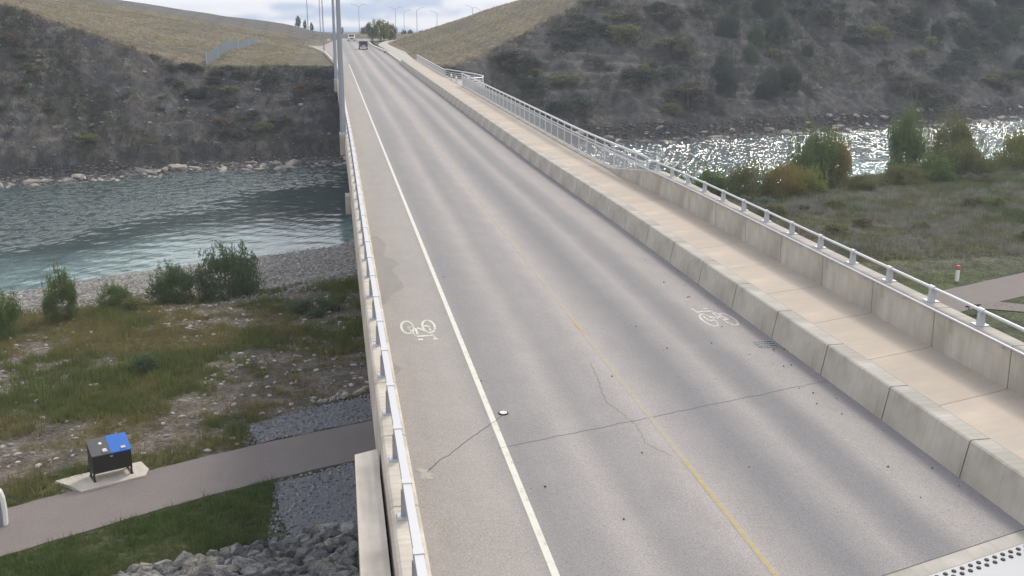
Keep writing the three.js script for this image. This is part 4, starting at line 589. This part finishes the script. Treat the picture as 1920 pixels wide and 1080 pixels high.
// scrub on the far bank: one thing each
const bandOf = (e, top) => e < top * 0.3 ? 'low on' : e < top * 0.62 ? 'halfway up' : 'high on';
const spanR = (x) => x < 55 ? 'the shale hillside right behind the sidewalk railing' : x < 90 ? 'the shale hillside left of the wooded hollow' : x < 125 ? 'the hillside around the wooded hollow' : 'the wooded right end of the hillside';
const spanL = (x) => x < -38 ? 'the shale bank at its left end' : x < -18 ? 'the shale bank below the mesh fence' : 'the shale bank next to the bridge';
{
  const R = rng(41), pick = (l) => l[Math.floor(R() * l.length)];
  let n = 0; while (n < 210) { const x = 20 + R() * 185, e = 5 + R() * 66, s = lerpTable(farShore, x) + e; if (uplandY(x, s) < bankY(x, s) + 0.5) continue; const f = fbm(x * 0.045, s * 0.06, 3, 300); if (f + sm(50, 160, x) * 0.16 < 0.44 + 0.12 * R()) continue; n++;
    const big = R() < 0.3, w = (1.6 + R() * 2.4) * (big ? 1.7 : 1), m = pick(['scrub', 'scrub', 'scrubBrown', 'scrubBlue', 'scrubBlue', 'olive', 'brown', 'scrubBrown']); P_(BUSH[n % 3], 'hillside_bush', `${w > 3.4 ? 'large' : 'small'} ${tone[m]} bush ${bandOf(e, 66)} ${spanR(x)}`, 'bush', 'bushes on the far hillside', x, s, w * 1.7, w * (0.45 + 0.3 * R()), LEAF[m], 0.25); }
  for (const [x, s, w, m, l] of [[61, 196, 2.0, 'gold', 'bright yellow bush low on the shale hillside'], [96, 214, 2.8, 'lime', 'pale lime bush among the dark trees of the hillside'], [94, 210, 2.4, 'lime', 'second pale lime bush just below the first'], [142, 228, 3.0, 'lime', 'yellow green bush near the right end of the hillside'], [138, 236, 3.0, 'rust', 'reddish bush among dark scrub near the right end'], [58, 206, 2.6, 'olive', 'yellowish olive bush above the bright yellow one']]) P_(BUSH[1], 'bright_bush', l, 'bush', null, x, s, w * 1.2, w, LEAF[m], 0.2);
  // small trees crowding the hollow and the right end
  let c = 0; while (c < 78) { const x = 70 + R() * 130, e = 10 + R() * 60, s = lerpTable(farShore, x) + e; const draw = Math.exp(-Math.pow((x - 88 - e * 0.22) / 12, 2)) + 0.8 * sm(125, 165, x); if (R() > draw) continue; c++; const h = 3 + R() * 3.6, m = pick(['scrubBlue', 'scrubBlue', 'scrub', 'dark']); P_(WILLOW[c % 3], 'hillside_tree', `${h > 5 ? 'taller' : 'low'} ${tone[m]} tree ${bandOf(e, 70)} ${spanR(x)}`, 'tree', 'trees on the far hillside', x, s, h * 0.95, h, LEAF[m], 0.3); }
  let l = 0; while (l < 60) { const x = -58 + R() * 58, e = 5 + R() * 28, s = lerpTable(farShore, x) + e; if (uplandY(x, s) < bankY(x, s) + 0.6) continue; const f = fbm(x * 0.09, s * 0.09, 3, 310); if (f < 0.46) continue; l++; const w = 1.1 + R() * 2.0, m = pick(['scrub', 'scrubBrown', 'scrubBlue', 'olive', 'rust', 'scrub']); P_(BUSH[l % 3], 'bank_bush', `${w > 2.2 ? 'large' : 'small'} ${tone[m]} bush ${bandOf(e, 30)} ${spanL(x)}`, 'bush', 'bushes on the far left bank', x, s, w * 1.6, w * (0.4 + 0.3 * R()), LEAF[m], 0.2); }
}
// ---------------------------------------------------------------- rocks
const rockGeo = [0, 1, 2, 3, 4, 5].map((k) => { const R = rng(20 + k), pts = []; for (let m = 0; m < 20; m++) { const zz = 1 - 2 * (m + 0.5) / 20, aa = m * 2.4 + R() * 1.2, q = Math.sqrt(1 - zz * zz), r = 0.38 + 0.17 * R(); pts.push(new THREE.Vector3(q * Math.cos(aa) * r * 1.25, zz * r, q * Math.sin(aa) * r)); } const g = new ConvexGeometry(pts), p = g.attributes.position, uv = []; for (let m = 0; m < p.count; m++) uv.push(p.getX(m) + p.getY(m), p.getZ(m) - p.getY(m)); g.setAttribute('uv', new THREE.Float32BufferAttribute(uv, 2)); return g; });
const slabGeo = [0, 1, 2, 3, 4, 5].map((k) => { const R = rng(120 + k), pts = []; for (let m = 0; m < 10; m++) { const zz = 1 - 2 * (m + 0.5) / 10, aa = m * 2.4 + R() * 1.5, q = Math.sqrt(1 - zz * zz), r = 0.34 + 0.24 * R(); pts.push(new THREE.Vector3(q * Math.cos(aa) * r * 1.3, zz * r, q * Math.sin(aa) * r)); } const g = new ConvexGeometry(pts), p = g.attributes.position, uv = []; for (let m = 0; m < p.count; m++) uv.push(p.getX(m) + p.getY(m), p.getZ(m) - p.getY(m)); g.setAttribute('uv', new THREE.Float32BufferAttribute(uv, 2)); return g; });
const rockT = soilT.clone(); rockT.repeat.set(0.6, 0.6); rockT.needsUpdate = true;
const rockMat = [[0.44, 0.435, 0.44], [0.58, 0.57, 0.56], [0.30, 0.30, 0.31], [0.56, 0.52, 0.46]].map((c) => std(lin(...c), 0.95, { map: rockT, bumpMap: soilB, bumpScale: 0.03 }));
const paleRock = [[0.52, 0.48, 0.41], [0.44, 0.41, 0.36], [0.36, 0.33, 0.29]].map((c) => std(lin(...c), 0.95, { map: concT }));
function rock(name, label, category, group, x, y, s, w, h, d, mats, R) { const m = single(name, (name === 'boulder' ? rockGeo : slabGeo)[Math.floor(R() * 6)], mats[Math.floor(R() * mats.length)], label, category, group); m.position.set(x, y, -s); m.scale.set(w * 1.25, h * 1.45, d * 1.25); m.rotation.set((R() - 0.5) * 0.5, R() * 6.28, (R() - 0.5) * 0.5); return m; }
{
  const R = rng(88);
  // boulder slope below the wing wall: rows packed close, each boulder on the slope
  for (let s = 31.4; s > 23.2; s -= 0.35) for (let x = -6.6 + R() * 0.4; x < 0.1; x += 0.37) { const front = 31.3 - 0.40 * Math.max(0, -x) - R() * 0.5; if (s > front) continue; const w = 0.32 + R() * R() * 0.50, m = Math.floor(R() * 4), big = w > 0.48; rock('boulder', `${big ? 'large' : 'small'} ${['grey', 'light grey', 'dark grey', 'tan'][m]} boulder ${x < -4 ? 'at the grassy end of' : x < -1.8 ? 'in the middle of' : 'beside the wing wall in'} the rock slope`, 'boulder', 'boulder slope at the bridge end', x + (R() - 0.5) * 0.25, groundY(x, s) + 0.12 + R() * 0.12, s + (R() - 0.5) * 0.2, w, w * 0.75, w * 0.95, [rockMat[m]], R); }
  // slabs along the far waterline
  const where = (x) => x < -34 ? 'at the left picture edge' : x < -16 ? 'below the mesh fence' : x < 10 ? 'next to the bridge' : x < 62 ? 'nearest the sidewalk railing' : x < 88 ? 'behind the round riverside tree' : x < 118 ? 'behind the tallest riverside tree' : 'toward the right picture edge';
  const line = (x0, x1, n, spread, big, label, group) => { for (let k = 0; k < n; k++) { const x = x0 + (x1 - x0) * R(), e = -0.6 + R() * spread, s = lerpTable(farShore, x) + e, w = big * (0.35 + 1.1 * R() * R()); rock('shore_rock', `${w > big * 0.75 ? 'big' : 'small'} ${label} ${where(x)}`, 'rock', group, x, Math.max(groundY(x, s), WATER - 0.1) + w * 0.04, s, w * 1.5, w * 0.5, w, paleRock, R); } };
  line(-50, 6, 92, 3.6, 1.5, 'pale rock slab at the waterline under the shale bank', 'rocks along the far left waterline');
  line(40, 175, 140, 5.0, 1.5, 'pale rock slab at the waterline under the hillside', 'rocks along the far right waterline');
  for (let k = 0; k < 52; k++) { const x = -50 + R() * 50, e = 5 + Math.pow(R(), 0.8) * 22, s = lerpTable(farShore, x) + e, w = 0.16 + R() * R() * 0.62; rock('fallen_rock', `${w > 0.38 ? 'big' : 'small'} pale fallen rock ${e < 13 ? 'low' : 'high'} on the shale bank ${where(x)}`, 'rock', 'fallen rocks on the far left bank', x, groundY(x, s) + w * 0.1, s, w * 1.3, w * 0.7, w, paleRock, R); }
  for (let k = 0; k < 60; k++) { const x = 26 + R() * 120, e = 6 + R() * 50, s = lerpTable(farShore, x) + e; if (uplandY(x, s) < bankY(x, s)) continue; const w = 0.18 + R() * R() * 0.5; rock('hillside_rock', `${w > 0.34 ? 'big' : 'small'} pale rock ${e < 20 ? 'low on' : e < 38 ? 'halfway up' : 'high on'} the hillside ${where(x)}`, 'rock', 'rocks on the far right hillside', x, groundY(x, s) + w * 0.1, s, w * 1.4, w * 0.6, w, paleRock, R); }
  // broken pale rock heap at the edge of the crushed rock
  for (let k = 0; k < 24; k++) { const t = R(), x = mix(-1.3, 1.6, t) + (R() - 0.5) * 0.5, s = mix(43.0, 44.6, t) + (R() - 0.5) * 0.5, w = 0.14 + R() * 0.3; rock('broken_rock', 'pale broken rock at the edge of the crushed rock beside the bridge', 'rock', 'broken rocks beside the crushed rock', x, groundY(x, s) + w * 0.15, s, w * 1.3, w * 0.6, w, paleRock, R); }
}
// ---------------------------------------------------------------- uncountable cover: pebbles, grass, weeds
function scatter(name, geo, mat, list, label, category) {
  const im = new THREE.InstancedMesh(geo, mat, list.length), m = new THREE.Matrix4(), q = new THREE.Quaternion(), e = new THREE.Euler(), c = new THREE.Color();
  list.forEach(([x, y, z, sx, sy, sz, ry, tx, col], k) => { e.set(tx, ry, 0); q.setFromEuler(e); m.compose(new THREE.Vector3(x, y, z), q, new THREE.Vector3(sx, sy, sz)); im.setMatrixAt(k, m); im.setColorAt(k, c.setRGB(...col)); });
  im.name = numbered(name); im.castShadow = im.receiveShadow = true; im.userData = { kind: 'stuff', label, category }; scene.add(im); return im;
}
const nearTrail = (x, s) => { const a = lerpTable(trailL, x), b = lerpTable(trailR, x); return s < a + 0.12 && s > b - 0.12; };
const onPad = (x, s) => { const dx = x + 9.02, ds = s - 36.0, u = dx * 0.909 + ds * 0.417, v = -dx * 0.417 + ds * 0.909; return u > -1.05 && u < 1.95 && v > -0.5 && v < 1.05; };
const inGravel = (x, s) => (x > -4.0 - (s - 40) * 0.0 && s > lerpTable(trailL, x) && s < 41.0 + (x + 4) * 0.55 && x < 18) || (x > -2.6 && s < lerpTable(trailR, x) && s > 30);
{
  const R = rng(123), peb = [], blade = (n, seed, w) => { const Q = rng(seed), t = new Tri(); for (let k = 0; k < n; k++) { const a = Q() * 6.28, r = Q() * 0.32, l = 0.55 + Q() * 0.45, le = (Q() - 0.3) * 0.7, x = Math.cos(a) * r, z = Math.sin(a) * r, b = Q() * 3.14, dx = Math.cos(b) * w, dz = Math.sin(b) * w; t.tri([x - dx, 0, z - dz], [x + dx, 0, z + dz], [x + Math.cos(a) * le * 0.6, l, z + Math.sin(a) * le * 0.6]); } return t.geo(); };
  const pebble = new THREE.IcosahedronGeometry(0.5, 0);
  for (let k = 0; k < 46000; k++) { const x = -42 + R() * 44, d = -0.6 + Math.pow(R(), 1.2) * 28, s = lerpTable(nearShore, x) - d; const c = cover(x, s); if (d > 10 && R() < c.veg) continue; const w = 0.05 + R() * R() * 0.22, v = 0.15 + R() * 0.28 + (R() < 0.1 ? 0.14 : 0); peb.push([x, groundY(x, s) + w * 0.1, -s, w * 1.3, w * 0.7, w, R() * 6.28, 0, [v, v * 0.95, v * 0.86]]); }
  for (let k = 0; k < 6500; k++) { const x = -26 + R() * 30, s = 37 + R() * 30; if (nearTrail(x, s) || inGravel(x, s) || onPad(x, s)) continue; const c = cover(x, s); if (R() > 0.12 + c.bare) continue; const w = 0.03 + Math.pow(R(), 5) * 0.24, v = 0.16 + R() * 0.30 + (R() < 0.15 ? 0.15 : 0); peb.push([x, groundY(x, s) + w * 0.12, -s, w * 1.5, w * 0.6, w, R() * 6.28, 0, [v, v * 0.94, v * 0.84]]); }
  for (let k = 0; k < 9000; k++) { const x = -50 + R() * 58, e = -0.3 + R() * 4, s = lerpTable(farShore, x) + e, w = 0.1 + R() * R() * 0.5, v = 0.06 + R() * R() * 0.24; peb.push([x, groundY(x, s) + w * 0.1, -s, w * 1.5, w * 0.5, w, R() * 6.28, 0, [v, v * 0.95, v * 0.87]]); }
  for (let k = 0; k < 12000; k++) { const x = 30 + R() * 140, e = -0.3 + R() * 5, s = lerpTable(farShore, x) + e, w = 0.12 + R() * R() * 0.6, v = 0.06 + R() * R() * 0.24; peb.push([x, groundY(x, s) + w * 0.1, -s, w * 1.6, w * 0.5, w, R() * 6.28, 0, [v, v * 0.95, v * 0.87]]); }
  for (let k = 0; k < 6000; k++) { const rt = R() < 0.7, x = rt ? 22 + R() * 150 : -55 + R() * 56, e = 4 + R() * (rt ? 58 : 28), s = lerpTable(farShore, x) + e; if (bankY(x, s) > uplandY(x, s)) continue; const w = 0.06 + Math.pow(R(), 4) * 0.34, v = 0.09 + R() * 0.2; peb.push([x, groundY(x, s) + w * 0.15, -s, w * 1.4, w * 0.7, w, R() * 6.28, 0, [v, v * 0.96, v * 0.9]]); }
  for (let k = 0; k < 7000; k++) { const x = -16 + R() * 18, s = 155 + R() * 22, w = 0.08 + R() * R() * 0.34; if (bankY(x, s) > uplandY(x, s)) continue; if (R() > (0.1 + 0.6 * sm(-14, -4, x)) * sm(9, 4, uplandY(x, s) - bankY(x, s))) continue; const v = 0.08 + R() * R() * 0.2; peb.push([x, groundY(x, s) + w * 0.15, -s, w * 1.3, w * 0.8, w, R() * 6.28, 0, [v, v * 0.98, v * 0.95]]); }
  const cr = []; for (let k = 0; k < 26000; k++) { const x = -5 + R() * 14, s = 29.5 + R() * 20; if (!inGravel(x, s) || nearTrail(x, s)) continue; const w = 0.035 + R() * R() * 0.10, v = 0.10 + R() * 0.24; cr.push([x, groundY(x, s) + 0.03 + w * 0.15, -s, w * 1.2, w * 0.8, w, R() * 6.28, R(), [v, v * 1.005, v * 1.05]]); }
  scatter('crushed_rock', pebble, std(lin(1, 1, 1), 0.95), cr, 'blue grey crushed rock spread beside the trail', 'gravel');
  scatter('pebbles', pebble, std(lin(1, 1, 1), 0.95), peb, 'pale river pebbles and loose stones on the beach and flats', 'pebbles');
  const tuft = [blade(9, 1, 0.018), blade(11, 2, 0.014), blade(8, 3, 0.022)], gm = new THREE.MeshPhysicalMaterial({ color: lin(1, 1, 1), roughness: 1, transmission: 0.3, thickness: 0, side: THREE.DoubleSide, specularIntensity: 0.2 });
  const A = [[], [], []], tint = (a, b, t, R2) => { const v = 0.75 + R2() * 0.5; return [mix(a[0], b[0], t) * v, mix(a[1], b[1], t) * v, mix(a[2], b[2], t) * v]; };
  const put = (x, s, h, w, col) => A[Math.floor(R() * 3)].push([x, groundY(x, s) - 0.02, -s, w, h, w, R() * 6.28, (R() - 0.5) * 0.3, col]);
  for (let k = 0; k < 90000; k++) { const s = 29 + Math.pow(R(), 0.9) * 40, x = -30 + R() * 36; if (nearTrail(x, s) || onPad(x, s) || inGravel(x, s)) continue; if (s < 31.5 - 0.42 * Math.max(0, -x) && x > -8) continue; const c = cover(x, s), trailside = sm(3.2, 0.4, Math.min(Math.abs(s - lerpTable(trailL, x)), Math.abs(s - lerpTable(trailR, x)))), below = s < lerpTable(trailR, x) ? 1 : 0; if (R() > c.veg * 1.0 + 0.05 + trailside * 0.35 + below) continue; const wet = fbm(x * 0.22, s * 0.22, 3, 90), gr = clamp(sm(0.42, 0.6, wet) * 0.7 + trailside * 0.5 + below * 0.6); const h = (0.14 + R() * 0.26) * (below ? 0.8 : 1) * (0.35 + wet * 1.5) * (R() < 0.06 ? 1.9 : 1); put(x, s, h, h * 1.5 + 0.12, tint([0.255, 0.215, 0.095], [0.095, 0.155, 0.040], gr * 0.85 + R() * 0.2, R)); }
  for (let k = 0; k < 16000; k++) { const x = -20 + R() * 18.5, s = 25 + R() * 11.5; if (s > lerpTable(trailR, x) - 0.08 || inGravel(x, s)) continue; if (s < 31.5 - 0.42 * Math.max(0, -x) && x > -7) continue; const wet = fbm(x * 0.5, s * 0.5, 3, 190), h = (0.10 + R() * 0.2) * (0.4 + wet * 1.3) * (R() < 0.05 ? 1.8 : 1); put(x, s, h, h * 1.5 + 0.12, tint([0.20, 0.19, 0.08], [0.085, 0.145, 0.038], clamp(wet * 1.5 + R() * 0.3 - 0.2), R)); }
  for (let k = 0; k < 85000; k++) { const x = 17 + R() * 86, lo = Math.max(40, 46 + (x - 17) * 0.2), s = lo + R() * (lerpTable(nearShore, x) - 2 - lo); if (nearTrail(x, s)) continue; if (s < 50 && x > 36) { if (R() < 0.5) continue; } const edge = 64.5 + (x - 34) * 0.02, mown = s < edge ? 1 : 0, c = fbm(x * 0.1, s * 0.1, 4, 95), c2 = fbm(x * 0.4, s * 0.4, 2, 96); const h = mown ? 0.10 + R() * 0.10 : (0.2 + R() * 0.6) * (0.4 + c) * (R() < 0.05 ? 1.7 : 1); const col = mown ? tint([0.20, 0.20, 0.085], [0.12, 0.18, 0.055], R(), R) : c2 > 0.56 ? tint([0.19, 0.195, 0.165], [0.27, 0.265, 0.225], R(), R) : tint([0.185, 0.185, 0.115], [0.12, 0.155, 0.075], clamp((c - 0.4) * 4), R); put(x, s, h, h * 1.2 + 0.15, col); }
  for (let k = 0; k < 60000; k++) { const rt = R() < 0.72, x = rt ? 20 + R() * 175 : -60 + R() * 62, e = 3 + Math.pow(R(), 0.8) * (rt ? 64 : 30), s = lerpTable(farShore, x) + e; if (bankY(x, s) > uplandY(x, s) - 0.2) continue; const f = fbm(x * 0.12, s * 0.12, 4, 81); if (R() > 0.12 + sm(0.42, 0.62, f)) continue; const h = 0.3 + R() * 0.7; put(x, s, h, h * 1.5, tint([0.135, 0.115, 0.085], [0.06, 0.068, 0.042], R() * R() + sm(0.45, 0.6, f) * 0.5, R)); }
  for (let k = 0; k < 26000; k++) { const rt = R() < 0.45, x = rt ? 17 + R() * 50 : -70 + R() * 68, s = 172 + R() * 150; if (bankY(x, s) < uplandY(x, s) || (x > -6 && x < 18)) continue; const h = 0.15 + R() * 0.3; put(x, s, h, h * 2.2, tint([0.28, 0.23, 0.135], [0.19, 0.17, 0.09], R(), R)); }
  A.forEach((l, k) => scatter('grass', tuft[k], gm, l, 'dry and green grass tufts covering the flats and hillsides', 'grass'));
}
shadows(scene);
renderer.render(scene, camera);
